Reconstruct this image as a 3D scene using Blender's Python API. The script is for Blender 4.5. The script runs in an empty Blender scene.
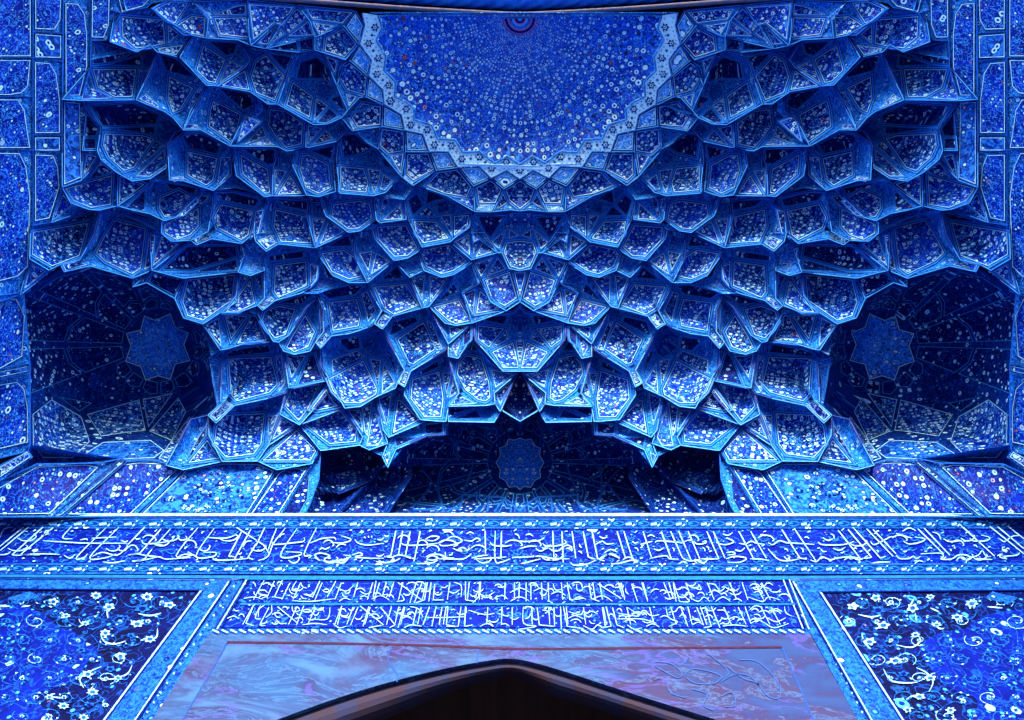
SKY, SUN_W, SUN_ELEV, SUN_DIR, EXPO, SUN_ANG = 0.15, 0.5, 20.0, 180.0, 3.0, 34
import bpy, math, random
import numpy as np
random.seed(7)
S = bpy.context.scene
COL = S.collection

# ------------------------------------------------------------------ camera
F, CX, CY, ELEV = 700.0, 520.0, 360.0, math.radians(71)
EYE = np.array([0.0, 0.0, 1.6])
AX = np.array([0.0, math.cos(ELEV), math.sin(ELEV)])
UP = np.array([0.0, -math.sin(ELEV), math.cos(ELEV)])
RT = np.array([1.0, 0.0, 0.0])
WALL_Y, HALF_W, FRONT_Y, SPRING, RISE, DEPTH = 7.0, 9.7, -2.42, 13.0, 8.0, 9.42

def rays(x, y):
    x = np.asarray(x, float); y = np.asarray(y, float)
    d = AX + ((x-CX)/F)[..., None]*RT + ((CY-y)/F)[..., None]*UP
    return d/np.linalg.norm(d, axis=-1, keepdims=True)

# ---- the vault: a half dome, square in plan at the springing, round at the crown
def outside(P):
    X, Y, Z = P[..., 0], P[..., 1], P[..., 2]
    h = np.clip((Z-SPRING)/RISE, 0, None)
    n = 2.2+10*np.exp(-np.clip(Z-SPRING, 0, None)/1.7)
    rho = (np.abs(X/HALF_W)**n+np.abs((Y-FRONT_Y)/DEPTH)**n)**(1/n)
    R = np.where(h < 1, np.clip(1-h**2.1, 0, 1)**(1/2.1), 0)
    return rho >= R
GS, GX0, GY0 = 4.0, -160.0, -60.0
gx = np.arange(GX0, 1210, GS); gy = np.arange(GY0, 720, GS)
def solve():
    xx, yy = np.meshgrid(gx, gy)
    d = rays(xx, yy)
    lo = np.full(xx.shape, 1.0); hi = np.full(xx.shape, 40.0)
    for _ in range(36):
        m = (lo+hi)/2
        o = outside(EYE+d*m[..., None])
        hi = np.where(o, m, hi); lo = np.where(o, lo, m)
    return lo
T0 = solve()
def base_t(x, y):
    fx = np.clip((x-GX0)/GS, 0, len(gx)-1.001); fy = np.clip((y-GY0)/GS, 0, len(gy)-1.001)
    i = fx.astype(int); j = fy.astype(int); a = fx-i; b = fy-j
    return (T0[j, i]*(1-a)*(1-b)+T0[j, i+1]*a*(1-b)+T0[j+1, i]*(1-a)*b+T0[j+1, i+1]*a*b)
def dome(x, y, push):
    x = np.asarray(x, float); y = np.asarray(y, float)
    return EYE+rays(x, y)*(base_t(x, y)+push)[..., None]
def wall(x, y, push):                      # the flat back wall, push>0 = into the wall
    x = np.asarray(x, float); y = np.asarray(y, float)
    d = rays(x, y)
    t = (WALL_Y+np.asarray(push, float))/d[..., 1]
    return EYE+d*t[..., None]

# ------------------------------------------------------------------ mesh building
class MB:
    def __init__(s): s.v = []; s.f = []; s.m = []; s.uv = []
    def add(s, V, faces, mats=0):
        o = len(s.v)
        s.v.extend([tuple(p) for p in V])
        for k, f in enumerate(faces):
            s.f.append([i+o for i in f]); s.m.append(mats[k] if isinstance(mats, list) else mats)
    def build(s, name, mats, parent=None, smooth=False, sharp=None):
        me = bpy.data.meshes.new(name)
        me.from_pydata(s.v, [], s.f)
        for m in mats: me.materials.append(m)
        me.polygons.foreach_set('material_index', s.m)
        if smooth: me.polygons.foreach_set('use_smooth', [True]*len(s.f))
        V = np.array(s.v)
        c = V.mean(0); Q = V-c
        w, ev = np.linalg.eigh(Q.T@Q)
        nrm = ev[:, 0]
        if nrm.dot(c-EYE) > 0: nrm = -nrm
        dn = np.array([c[0]*.35, 1.0, -.4]); dn = dn-nrm*nrm.dot(dn)      # 'down the vault' in the panel's own plane
        v = dn/(np.linalg.norm(dn)+1e-9); u = np.cross(v, nrm); u /= np.linalg.norm(u)
        uv = np.stack([Q@u, Q@v], 1)
        L = me.uv_layers.new(name='UVMap')
        idx = np.empty(len(me.loops), int); me.loops.foreach_get('vertex_index', idx)
        L.data.foreach_set('uv', uv[idx].ravel())
        me.update()
        o = bpy.data.objects.new(name, me); COL.objects.link(o)
        if parent is not None: o.parent = parent
        return o

def thing(name, label, cat, group=None):
    o = bpy.data.objects.new(name, None); COL.objects.link(o)
    o.empty_display_size = 0.3
    o['label'] = label; o['category'] = cat
    if group: o['group'] = group
    return o
def tag(o, label, cat, group=None):
    o['label'] = label; o['category'] = cat
    if group: o['group'] = group
    return o

# ------------------------------------------------------------------ 2-D helpers
def area(p):
    p = np.asarray(p); x, y = p[:, 0], p[:, 1]
    return 0.5*np.sum(x*np.roll(y, -1)-np.roll(x, -1)*y)
def ccw(p):
    p = [tuple(q) for q in p]
    return p if area(p) > 0 else p[::-1]
def centroid(p):
    p = np.asarray(p, float); x, y = p[:, 0], p[:, 1]
    c = x*np.roll(y, -1)-np.roll(x, -1)*y; A = c.sum()/2
    if abs(A) < 1e-6: return p.mean(0)
    return np.array([((x+np.roll(x, -1))*c).sum()/(6*A), ((y+np.roll(y, -1))*c).sum()/(6*A)])
def densify(p, step):
    out = []; n = len(p)
    for i in range(n):
        a = np.array(p[i], float); b = np.array(p[(i+1) % n], float)
        k = max(1, int(math.ceil(np.linalg.norm(b-a)/step)))
        for j in range(k): out.append(a+(b-a)*j/k)
    return np.array(out)
def inset(p, d):
    p = np.asarray(p, float); n = len(p)
    e = np.roll(p, -1, 0)-p; L = np.linalg.norm(e, axis=1, keepdims=True)+1e-9; e = e/L
    nr = np.stack([-e[:, 1], e[:, 0]], 1)          # inward for ccw (image y down handled by ccw())
    n1 = np.roll(nr, 1, 0); n2 = nr
    k = 1+np.sum(n1*n2, 1, keepdims=True)
    m = (n1+n2)/np.clip(k, 0.28, None)
    return p+m*d
def inradius(p, c):
    p = np.asarray(p, float); q = np.roll(p, -1, 0); e = q-p
    L = np.linalg.norm(e, axis=1)+1e-9
    return np.abs((c[0]-p[:, 0])*e[:, 1]-(c[1]-p[:, 1])*e[:, 0]).__truediv__(L).min()

class Field:
    """recess of one cell behind the vault's chord surface, in metres"""
    def __init__(s, outline, focus, B, p=2.2, base=0.0, tilt=0.0):
        s.o = np.array(outline, float); s.f = np.array(focus, float); s.B = B; s.p = p; s.base = base
        s.c = s.o.mean(0); s.tilt = tilt
        d = (s.c-np.array([CX, 30.0])); d /= np.linalg.norm(d)+1e-6; d = d*.35+np.array([0, .65]); s.d = d/np.linalg.norm(d)
        q = (s.o-s.c)@s.d; s.lo, s.hi = q.min(), q.max()
    def lean(s, x, y):
        q = (x-s.c[0])*s.d[0]+(y-s.c[1])*s.d[1]
        t = np.clip((q-s.lo)/(s.hi-s.lo+1e-6), -.1, 1.1)
        return s.tilt*(0.75-1.75*t)
    def __call__(s, x, y):
        x = np.asarray(x, float); y = np.asarray(y, float)
        dx = x-s.f[0]; dy = y-s.f[1]
        best = np.full(x.shape, 1e9)
        A = s.o; Bq = np.roll(A, -1, 0)
        for a, b in zip(A, Bq):
            ex, ey = b-a
            den = dx*ey-dy*ex
            den = np.where(np.abs(den) < 1e-9, 1e-9, den)
            ax, ay = a-s.f
            t = (ax*ey-ay*ex)/den
            u = (ax*dy-ay*dx)/den
            ok = (t > 0) & (u >= -1e-4) & (u <= 1.0001)
            best = np.where(ok, np.minimum(best, t), best)
        r = np.clip(1/np.maximum(best, 1e-6), 0, 1)
        r = np.where(best > 1e8, 0, r)
        return s.base+s.B*(1-r**s.p)+s.lean(x, y)
def flat(v=0.0):
    return lambda x, y: np.full(np.shape(x), v)

def panel_mesh(poly, surf, field, proud=0.035, lines=(0.5, 1.35, 1.9), step=4.0, frame=0.0):
    """a glazed panel: (azure frame,) dark fillet, pale line, dark fillet, patterned field.  slots 0 field 1 dark 2 pale 3 frame"""
    poly = ccw(poly); c = centroid(poly)
    r = max(inradius(poly, c), 0.8)
    k = min(1.0, 0.42*r/lines[-1])
    n0 = len(poly)
    if frame:
        ds = [-frame, -frame+0.1*k, -frame+0.6*k, -0.55*k, 0.0]+[l*k for l in lines]
        mt = [1, 1, 3, 1, 1, 2, 1]
        if frame < 1.25: ds = [-frame, -frame+.1*k, 0.0]+[l*k for l in lines]; mt = [3, 3, 1, 2, 1]
    else:
        ds = [0.0, 0.25*k]+[l*k for l in lines]; mt = [1, 1, 2, 1]
    rings = [inset(poly, d) for d in ds]
    seg = [max(1, int(math.ceil(np.linalg.norm(np.array(poly[(i+1) % n0])-np.array(poly[i]))/step))) for i in range(n0)]
    def dn(R):
        return np.array([R[i]+(R[(i+1) % n0]-R[i])*j/seg[i] for i in range(n0) for j in range(seg[i])])
    rings = [dn(R) for R in rings]
    last = rings[-1]
    m = max(2, int(math.ceil(r/step)))
    for q in range(1, m): rings.append(c+(last-c)*(1-q/m))
    X = np.concatenate([R[:, 0] for R in rings]+[[c[0]]]); Y = np.concatenate([R[:, 1] for R in rings]+[[c[1]]])
    n = len(last)
    push = np.array(field(X, Y), float)
    nr = len(rings)
    off = np.full(len(X), -proud); off[:n] = 0.01
    V = surf(X, Y, push+off)
    faces, mats = [], []
    for q in range(nr-1):
        for i in range(n):
            j = (i+1) % n
            faces.append([q*n+i, q*n+j, (q+1)*n+j, (q+1)*n+i]); mats.append(mt[q] if q < len(mt) else 0)
    for i in range(n):
        faces.append([(nr-1)*n+i, (nr-1)*n+(i+1) % n, nr*n]); mats.append(0)
    b = MB(); b.add(V, faces, mats)
    return b

def ribbon(mb, pts, w, surf, push, mat=0, ridge=0.0, closed=False, field=None):
    """a moulded strip along a polyline of picture points; w = half width"""
    P = np.asarray(pts, float); n = len(P)
    if closed: tg = np.roll(P, -1, 0)-np.roll(P, 1, 0)
    else: tg = np.gradient(P, axis=0)
    tg /= np.linalg.norm(tg, axis=1, keepdims=True)+1e-9
    nr = np.stack([-tg[:, 1], tg[:, 0]], 1)
    w = np.broadcast_to(np.asarray(w, float), (n,))[:, None]
    A = P+nr*w; Bq = P-nr*w
    if field is not None:
        push = field(P[:, 0], P[:, 1])+push
    pu = np.broadcast_to(np.asarray(push, float), (n,))
    if ridge:
        V = np.concatenate([surf(A[:, 0], A[:, 1], pu+0.03), surf(P[:, 0]+nr[:, 0]*w[:, 0]*.5, P[:, 1]+nr[:, 1]*w[:, 0]*.5, pu-ridge),
                            surf(P[:, 0]-nr[:, 0]*w[:, 0]*.5, P[:, 1]-nr[:, 1]*w[:, 0]*.5, pu-ridge), surf(Bq[:, 0], Bq[:, 1], pu+0.03)])
        rows = 4
    else:
        V = np.concatenate([surf(A[:, 0], A[:, 1], pu), surf(Bq[:, 0], Bq[:, 1], pu)]); rows = 2
    faces = []
    for i in range(n if closed else n-1):
        j = (i+1) % n
        for r in range(rows-1):
            faces.append([r*n+i, r*n+j, (r+1)*n+j, (r+1)*n+i])
    mb.add(V, faces, mat)

def smooth(pts, k=5):
    P = np.asarray(pts, float); n = len(P)
    if n < 3:
        return np.array([P[0]+(P[-1]-P[0])*t for t in np.linspace(0, 1, k+1)])
    out = []
    for i in range(n-1):
        p0 = P[max(i-1, 0)]; p1 = P[i]; p2 = P[i+1]; p3 = P[min(i+2, n-1)]
        for t in np.arange(k)/k:
            out.append(0.5*((2*p1)+(-p0+p2)*t+(2*p0-5*p1+4*p2-p3)*t*t+(-p0+3*p1-3*p2+p3)*t**3))
    out.append(P[-1])
    return np.array(out)
# ------------------------------------------------------------------ materials (procedural)
def newmat(name, rough=0.35, spec=0.5):
    m = bpy.data.materials.new(name); m.use_nodes = True
    nt = m.node_tree; b = nt.nodes['Principled BSDF']
    b.inputs['Roughness'].default_value = rough
    b.inputs['Specular IOR Level'].default_value = spec
    return m, nt, b
def nd(nt, t, **kw):
    n = nt.nodes.new(t)
    for k, v in kw.items():
        if k in n.inputs: n.inputs[k].default_value = v
        else: setattr(n, k, v)
    return n
def math_(nt, op, a, b=None, clamp=False):
    n = nt.nodes.new('ShaderNodeMath'); n.operation = op; n.use_clamp = clamp
    for i, v in enumerate((a, b)):
        if v is None: continue
        if isinstance(v, (int, float)): n.inputs[i].default_value = v
        else: nt.links.new(v, n.inputs[i])
    return n.outputs[0]
def mix(nt, fac, a, b):
    n = nt.nodes.new('ShaderNodeMix'); n.data_type = 'RGBA'
    for sock, v in ((n.inputs[0], fac), (n.inputs[6], a), (n.inputs[7], b)):
        if isinstance(v, (int, float)): sock.default_value = v
        elif isinstance(v, tuple): sock.default_value = (*v, 1)
        else: nt.links.new(v, sock)
    return n.outputs[2]
def step_(nt, v, edge, soft=0.04, inv=False):
    n = nt.nodes.new('ShaderNodeMapRange'); n.interpolation_type = 'SMOOTHSTEP'
    nt.links.new(v, n.inputs[0])
    n.inputs[1].default_value = edge-soft; n.inputs[2].default_value = edge+soft
    n.inputs[3].default_value = 1.0 if inv else 0.0; n.inputs[4].default_value = 0.0 if inv else 1.0
    return n.outputs[0]
NAVY = (0.001, 0.005, 0.11); ULTRA = (0.001, 0.012, 0.32); ROYAL = (0.004, 0.04, 0.62)
AZURE = (0.01, 0.19, 0.80); SKYB = (0.04, 0.30, 0.92); WHITE = (0.36, 0.70, 1.0); RUST = (0.40, 0.08, 0.05)
GREEN = (0.02, 0.16, 0.16)

def floral(name, g0, g1, scroll, ring=8.0, dots=12.5, ringp=0.2, dotr=0.40, dotc=WHITE, ringc=WHITE, rust=0.955, scr=0.035, sscale=7.0, stretch=1.0, leafp=0.12, mirror=True, rnd1=0.45, rnd2=0.62):
    m, nt, b = newmat(name, 0.45, 0.04)
    uv = nd(nt, 'ShaderNodeUVMap'); uv.uv_map = 'UVMap'
    # the ornament is mirrored about each panel's own axis, and shifted per panel so that no two repeat
    sx = nd(nt, 'ShaderNodeSeparateXYZ'); nt.links.new(uv.outputs[0], sx.inputs[0])
    oi = nd(nt, 'ShaderNodeObjectInfo')
    au = math_(nt, 'ABSOLUTE', sx.outputs[0]) if mirror else sx.outputs[0]
    cb = nd(nt, 'ShaderNodeCombineXYZ')
    nt.links.new(math_(nt, 'ADD', math_(nt, 'MULTIPLY', au, stretch), math_(nt, 'MULTIPLY', oi.outputs['Random'], 61.0)), cb.inputs[0])
    nt.links.new(math_(nt, 'ADD', sx.outputs[1], math_(nt, 'MULTIPLY', oi.outputs['Random'], 37.0)), cb.inputs[1])
    P = cb.outputs[0]
    big = nd(nt, 'ShaderNodeTexNoise', Scale=1.7, Detail=2.0); nt.links.new(P, big.inputs['Vector'])
    col = mix(nt, step_(nt, big.outputs[0], 0.5, 0.16), g0, g1)
    # scrolling tendrils: thin iso-lines of a warped noise
    ns = nd(nt, 'ShaderNodeTexNoise', Scale=sscale, Detail=1.0, Distortion=1.1); nt.links.new(P, ns.inputs['Vector'])
    ln = math_(nt, 'ABSOLUTE', math_(nt, 'SUBTRACT', ns.outputs[0], 0.5))
    col = mix(nt, math_(nt, 'MULTIPLY', step_(nt, ln, scr, scr*0.4, True), 0.8), col, scroll)
    ns2 = nd(nt, 'ShaderNodeTexNoise', Scale=sscale*1.6, Detail=1.0, Distortion=0.8); nt.links.new(P, ns2.inputs['Vector'])
    ln2 = math_(nt, 'ABSOLUTE', math_(nt, 'SUBTRACT', ns2.outputs[0], 0.42))
    col = mix(nt, math_(nt, 'MULTIPLY', step_(nt, ln2, scr*0.7, scr*0.3, True), 0.8), col, NAVY)
    # buds and leaves
    v2 = nd(nt, 'ShaderNodeTexVoronoi', Scale=dots, Randomness=rnd2); nt.links.new(P, v2.inputs['Vector'])
    sp = nd(nt, 'ShaderNodeSeparateColor'); nt.links.new(v2.outputs['Color'], sp.inputs[0])
    r, g, bl = sp.outputs
    dc = mix(nt, step_(nt, g, 0.42, 0.12), dotc, SKYB)
    dc = mix(nt, step_(nt, g, rust, 0.02), dc, RUST)
    dc = mix(nt, step_(nt, bl, 0.975, 0.01), dc, GREEN)
    sz = math_(nt, 'MULTIPLY', math_(nt, 'ADD', math_(nt, 'MULTIPLY', bl, 0.45), 0.55), dotr)
    dm = math_(nt, 'SUBTRACT', sz, v2.outputs['Distance'])
    dmask = math_(nt, 'MULTIPLY', step_(nt, dm, 0.0, 0.05), step_(nt, r, leafp, 0.02))
    halo = math_(nt, 'MULTIPLY', step_(nt, dm, -0.14, 0.06), step_(nt, r, leafp, 0.02))
    col = mix(nt, math_(nt, 'MULTIPLY', halo, 0.75), col, NAVY)
    col = mix(nt, dmask, col, dc)
    # rosettes: pale ring round a dark eye
    v1 = nd(nt, 'ShaderNodeTexVoronoi', Scale=ring, Randomness=rnd1); nt.links.new(P, v1.inputs['Vector'])
    sp1 = nd(nt, 'ShaderNodeSeparateColor'); nt.links.new(v1.outputs['Color'], sp1.inputs[0])
    sel = step_(nt, sp1.outputs[0], ringp, 0.02)
    wob = nd(nt, 'ShaderNodeTexNoise', Scale=ring*5, Detail=0.0); nt.links.new(P, wob.inputs['Vector'])
    d1 = math_(nt, 'ADD', v1.outputs['Distance'], math_(nt, 'MULTIPLY', math_(nt, 'SUBTRACT', wob.outputs[0], 0.5), 0.10))
    d1 = math_(nt, 'MULTIPLY', d1, math_(nt, 'ADD', 0.85, math_(nt, 'MULTIPLY', sp1.outputs[1], 0.45)))
    col = mix(nt, math_(nt, 'MULTIPLY', step_(nt, d1, 0.42, 0.03, True), sel), col, NAVY)
    rc = mix(nt, step_(nt, sp1.outputs[2], 0.7, 0.03), ringc, SKYB)
    rc = mix(nt, step_(nt, sp1.outputs[1], rust+0.02, 0.02), rc, RUST)
    col = mix(nt, math_(nt, 'MULTIPLY', step_(nt, d1, 0.34, 0.025, True), sel), col, rc)
    col = mix(nt, math_(nt, 'MULTIPLY', step_(nt, d1, 0.16, 0.02, True), sel), col, ULTRA)
    # worn glaze
    fine = nd(nt, 'ShaderNodeTexNoise', Scale=38.0, Detail=2.0); nt.links.new(P, fine.inputs['Vector'])
    hsv = nd(nt, 'ShaderNodeHueSaturation'); nt.links.new(col, hsv.inputs['Color'])
    nt.links.new(math_(nt, 'ADD', 0.55, math_(nt, 'MULTIPLY', fine.outputs[0], 0.9)), hsv.inputs['Value'])
    nt.links.new(hsv.outputs[0], b.inputs['Base Color'])
    bp = nd(nt, 'ShaderNodeBump', Strength=0.25, Distance=0.02)
    wv = nd(nt, 'ShaderNodeTexNoise', Scale=6.0, Detail=3.0); nt.links.new(P, wv.inputs['Vector'])
    nt.links.new(wv.outputs[0], bp.inputs['Height']); nt.links.new(bp.outputs[0], b.inputs['Normal'])
    return m

def glaze(name, c0, c1, fleck=None, rough=0.35, scale=9.0, fs=20.0):
    m, nt, b = newmat(name, rough, 0.04)
    uv = nd(nt, 'ShaderNodeUVMap'); uv.uv_map = 'UVMap'; P = uv.outputs[0]
    n1 = nd(nt, 'ShaderNodeTexNoise', Scale=scale, Detail=5.0, Roughness=0.7); nt.links.new(P, n1.inputs['Vector'])
    col = mix(nt, step_(nt, n1.outputs[0], 0.5, 0.18), c0, c1)
    if fleck:
        v = nd(nt, 'ShaderNodeTexVoronoi', Scale=fs); nt.links.new(P, v.inputs['Vector'])
        s = nd(nt, 'ShaderNodeSeparateColor'); nt.links.new(v.outputs['Color'], s.inputs[0])
        col = mix(nt, math_(nt, 'MULTIPLY', step_(nt, v.outputs['Distance'], 0.24, 0.05, True), step_(nt, s.outputs[0], 0.5, 0.02)), col, fleck)
        col = mix(nt, math_(nt, 'MULTIPLY', step_(nt, v.outputs['Distance'], 0.22, 0.05, True), step_(nt, s.outputs[1], 0.75, 0.02)), col, NAVY)
    nt.links.new(col, b.inputs['Base Color'])
    bp = nd(nt, 'ShaderNodeBump', Strength=0.3, Distance=0.02); nt.links.new(n1.outputs[0], bp.inputs['Height'])
    nt.links.new(bp.outputs[0], b.inputs['Normal'])
    return m

M = {}
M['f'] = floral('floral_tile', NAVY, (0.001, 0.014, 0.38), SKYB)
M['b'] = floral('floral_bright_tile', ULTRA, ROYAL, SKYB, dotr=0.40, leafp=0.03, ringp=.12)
M['d'] = floral('floral_shaded_tile', (0.001, 0.003, 0.07), NAVY, (0.004, 0.06, 0.4), ringp=0.6, leafp=0.4, rust=0.95, dotr=.28)  # floral tile darkened in its colour for the shaded roofs and hollows
M['c'] = floral('cap_tile', (0.003, 0.035, 0.5), (0.006, 0.085, 0.72), SKYB, ring=7.6, dots=15.0, ringp=0.15, dotr=0.36, leafp=0.05, rust=0.93, sscale=7.0, mirror=False, rnd1=0.42, rnd2=0.6)
M['p'] = floral('pale_tile', (0.003, 0.05, 0.42), (0.005, 0.08, 0.54), (0.02, 0.2, 0.75), ring=7.0, dots=7.0, ringp=0.7, dotr=0.36, rust=0.97, leafp=.3, sscale=5.0, scr=.07)
M['u'] = floral('side_wall_tile', (0.001, 0.008, 0.22), (0.002, 0.02, 0.45), SKYB, ring=5.0, dots=7.5, ringp=0.9, dotr=0.34, stretch=1.7, leafp=.08, sscale=9.0, scr=.035, rust=.975)
M['g'] = floral('diamond_tile', AZURE, (0.03, 0.26, 0.85), WHITE, ring=4.0, dots=17.0, ringp=0.8, dotr=0.3, rust=0.99)
M['w'] = glaze('white_tile', (0.26, 0.62, 1.0), (0.42, 0.76, 1.0))
M['s'] = floral('star_tile', (0.002, 0.03, 0.30), (0.004, 0.07, 0.45), (0.02, 0.2, 0.7), ring=6.0, dots=20.0, ringp=0.9, dotr=0.2, leafp=0.6, dotc=SKYB)
M['rib'] = floral('azure_rib', (0.004, 0.06, 0.46), (0.008, 0.13, 0.66), (0.03, 0.32, 0.9), ring=9.0, dots=15.0, ringp=0.8, dotr=0.36, dotc=(0.12, 0.5, 1.0), ringc=(0.2, 0.55, 1.0), leafp=0.3, rust=0.99, sscale=11.0, scr=0.05)
M['v'] = floral('ledge_tile', (0.001, 0.006, 0.16), (0.001, 0.014, 0.34), (0.01, 0.14, 0.7), ring=8.5, dots=12.0, ringp=0.6, dotr=0.36, leafp=.1, dotc=(0.16, 0.44, 0.9), ringc=(0.3, 0.6, 1.0), stretch=.7, sscale=9.0, rust=.96)
M['frame'] = glaze('azure_frame_line', (0.008, 0.12, 0.66), (0.02, 0.22, 0.85), scale=14.0)
M['edge'] = glaze('joint_glaze', (0.006, 0.08, 0.52), (0.012, 0.15, 0.70), scale=14.0)
M['rim'] = glaze('rim_glaze', (0.02, 0.24, 0.82), (0.07, 0.40, 0.95))
M['navy'] = glaze('navy_line', NAVY, (0.001, 0.004, 0.07))
M['line'] = glaze('pale_line', (0.12, 0.46, 0.98), (0.40, 0.72, 1.0), rough=0.4)
M['k'] = M['w']
M['wt'] = floral('bracket_tile', (0.002, 0.03, 0.5), ROYAL, WHITE, ring=6.0, dots=10.0, ringp=0.4, dotr=0.42, leafp=0.05, rust=0.99, scr=0.06)
M['zig'] = M['w']
M['soffit'] = glaze('shaded_brown_marble', (0.030, 0.018, 0.028), (0.014, 0.022, 0.07), rough=0.6, scale=2.0)  # brown marble, darkened in its colour for the shade of the opening
# ------------------------------------------------------------------ traced layout of the left half of the vault
TILE = {'A': (20, 0, 5.689), 'B': (20, 110, 5.689), 'C': (20, 200, 5.689), 'D': (180, 0, 5.689), 'E': (180, 100, 5.689),
        'F': (180, 200, 5.689), 'G': (180, 300, 5.689), 'H': (180, 395, 5.689), 'I': (340, 100, 5.689), 'J': (350, 200, 5.689),
        'K': (350, 300, 5.689), 'L': (350, 395, 5.689), 'M': (0, 260, 4.6545), 'N': (0, 390, 4.6545), 'P': (330, 0, 5.12),
        'Q': (330, 100, 5.12), 'R': (240, 0, 5.12), 'S': (110, 0, 5.389), 'U': (0, 0, 6.0), 'X': (0, 0, 1.0)}
def pts(tile, s):
    ox, oy, k = TILE[tile]
    out = []
    for w in s.split():
        a, b = w.split(',')
        out.append((ox+float(a)/k, oy+float(b)/k))
    return out
CELLS = []
def C(tier, tile, outline, focus, B, facets, p=2.2, axis=False, base=0.0, rim=1.0):
    fs = []
    for f in facets:
        k, s = f.split(':')
        t = tile
        if '@' in k: k, t = k.split('@')
        fs.append((k, pts(t, s)))
    CELLS.append(dict(tier=tier, o=pts(tile, outline), f=pts(tile, focus)[0], B=B, fs=fs, p=p, axis=axis, base=base, rim=rim))

# --- tier 1: fringe of the cap
C(1, 'Q', '972,405 890,455 835,572 925,562 972,568', '972,440', .6, ['f:972,412 897,460 918,515 972,560', 'f:886,475 912,525 843,566'], axis=True)
C(1, 'Q', '825,400 890,455 835,572 742,572 735,440', '812,450', .5, ['f:825,410 880,458 848,528 762,530 748,445', 'g:762,536 848,535 830,568 746,566'])
C(1, 'Q', '655,345 735,440 742,572 600,490 440,435 545,360', '650,390', .6, ['f:650,355 725,445 700,498 590,480 490,438 555,368', 'b:704,503 732,460 736,555 615,492'])
C(1, 'Q', '508,265 545,360 425,438 365,392 388,265', '465,300', .5, ['f:503,273 535,356 425,413 390,380 395,275', 'g:385,385 424,420 424,434 372,394'])
C(1, 'Q', '383,155 388,265 365,392 250,255 238,180 268,135', '330,190', .6, ['f:378,162 380,262 300,275 256,235 262,146', 'b:378,272 362,380 308,285'])
C(1, 'Q', '270,25 268,135 115,158 60,90 85,75 150,2', '200,60', .5, ['f:262,34 258,128 140,138 110,90 165,15', 'g:85,82 110,100 135,146 118,153'])
C(1, 'P', '195,390 185,495 150,500 90,565 35,440 45,350 100,308', '120,390', .6, ['f:190,393 180,488 88,463 50,400 60,345 100,320', 'b:80,478 140,492 96,550'])
C(1, 'R', '530,130 607,225 540,307 383,255 383,190', '510,180', .6, ['f:530,142 598,225 538,294 432,262 440,192'])
for d in ('Q 905,360 972,405 890,455 825,400', 'Q 765,340 825,400 735,440 655,345', 'Q 605,265 655,345 545,360 508,265', 'Q 475,175 508,265 388,265 383,155',
          'Q 365,75 383,155 268,135 270,25', 'P 270,460 275,535 185,495 195,390', 'P 215,310 195,390 100,308 150,225', 'P 130,55 175,130 150,225 75,135'):
    t, s = d.split(' ', 1)
    c = np.mean(pts(t, s), axis=0)
    CELLS.append(dict(tier=1, o=pts(t, s), f=tuple(c), B=.06, fs=[('g', [tuple(c+(np.array(q)-c)*.86) for q in pts(t, s)])], p=2, axis=False, base=0, rim=1))

# --- tier 0: upper row beside the cap, running up to the arch
C(0, 'S', '20,100 60,70 235,45 310,110 445,190 360,305 255,280 215,240 145,280 0,225', '200,120', .5,
  ['f:60,85 290,105 300,235 246,248 140,262 66,200', 'b:310,130 375,185 312,238', 'w:255,258 400,240 358,298 268,284', 'b:50,110 55,205 125,262 5,222'])
C(0, 'S', '235,45 300,0 450,10 530,100 520,205 445,190 310,110', '400,60', .4, ['b:240,47 330,6 425,14 350,128 302,106', 'b:352,140 440,85 518,92 508,196 440,182 400,180'])
C(0, 'S', '450,10 740,0 760,245 690,215 520,205 530,100', '640,80', .4, ['f:560,80 680,30 735,22 738,82', 'b:560,96 738,92 750,205 592,186', 'b:458,18 548,92 572,178'])
C(0, 'S', '740,4 1010,28 950,115 900,120 770,240 750,200', '860,70', .3, ['b:748,22 990,38 930,136 885,125 772,215'])
C(0, 'S', '900,120 960,180 840,262 765,245', '880,180', .3, ['b:895,135 790,235 850,240', 'b:905,140 945,180 860,238'])
C(0, 'R', '285,35 350,90 360,110 383,190 130,250 210,130', '290,90', .4, ['b:290,42 348,86 240,182 217,130', 'b:352,105 378,182 245,186', 'f:205,140 230,190 150,235'])
C(0, 'R', '300,30 590,58 530,130 383,190 360,110', '450,80', .4, ['f:335,42 580,62 524,120 372,100', 'b:368,112 488,130 410,184'])
C(0, 'R', '130,250 383,190 383,260 305,268', '320,225', .5, ['d:150,250 288,206 300,260', 'd:302,205 376,194 378,254 310,260'])

# --- tier 2
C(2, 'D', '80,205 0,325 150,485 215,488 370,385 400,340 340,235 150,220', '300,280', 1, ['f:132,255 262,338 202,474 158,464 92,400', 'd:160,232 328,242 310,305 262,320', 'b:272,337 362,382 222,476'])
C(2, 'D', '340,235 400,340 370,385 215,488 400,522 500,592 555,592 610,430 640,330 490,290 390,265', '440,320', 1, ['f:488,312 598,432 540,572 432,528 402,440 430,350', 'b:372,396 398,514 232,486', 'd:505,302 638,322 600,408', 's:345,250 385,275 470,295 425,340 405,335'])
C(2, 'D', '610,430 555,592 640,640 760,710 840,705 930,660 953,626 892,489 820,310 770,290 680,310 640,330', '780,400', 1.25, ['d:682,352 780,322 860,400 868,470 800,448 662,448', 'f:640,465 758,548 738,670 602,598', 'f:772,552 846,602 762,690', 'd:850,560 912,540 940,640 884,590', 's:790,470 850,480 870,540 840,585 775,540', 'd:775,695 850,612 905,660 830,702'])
C(2, 'D', '820,310 890,330 935,345 892,489', '870,370', .5, ['f:826,318 898,345 882,418'])
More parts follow.
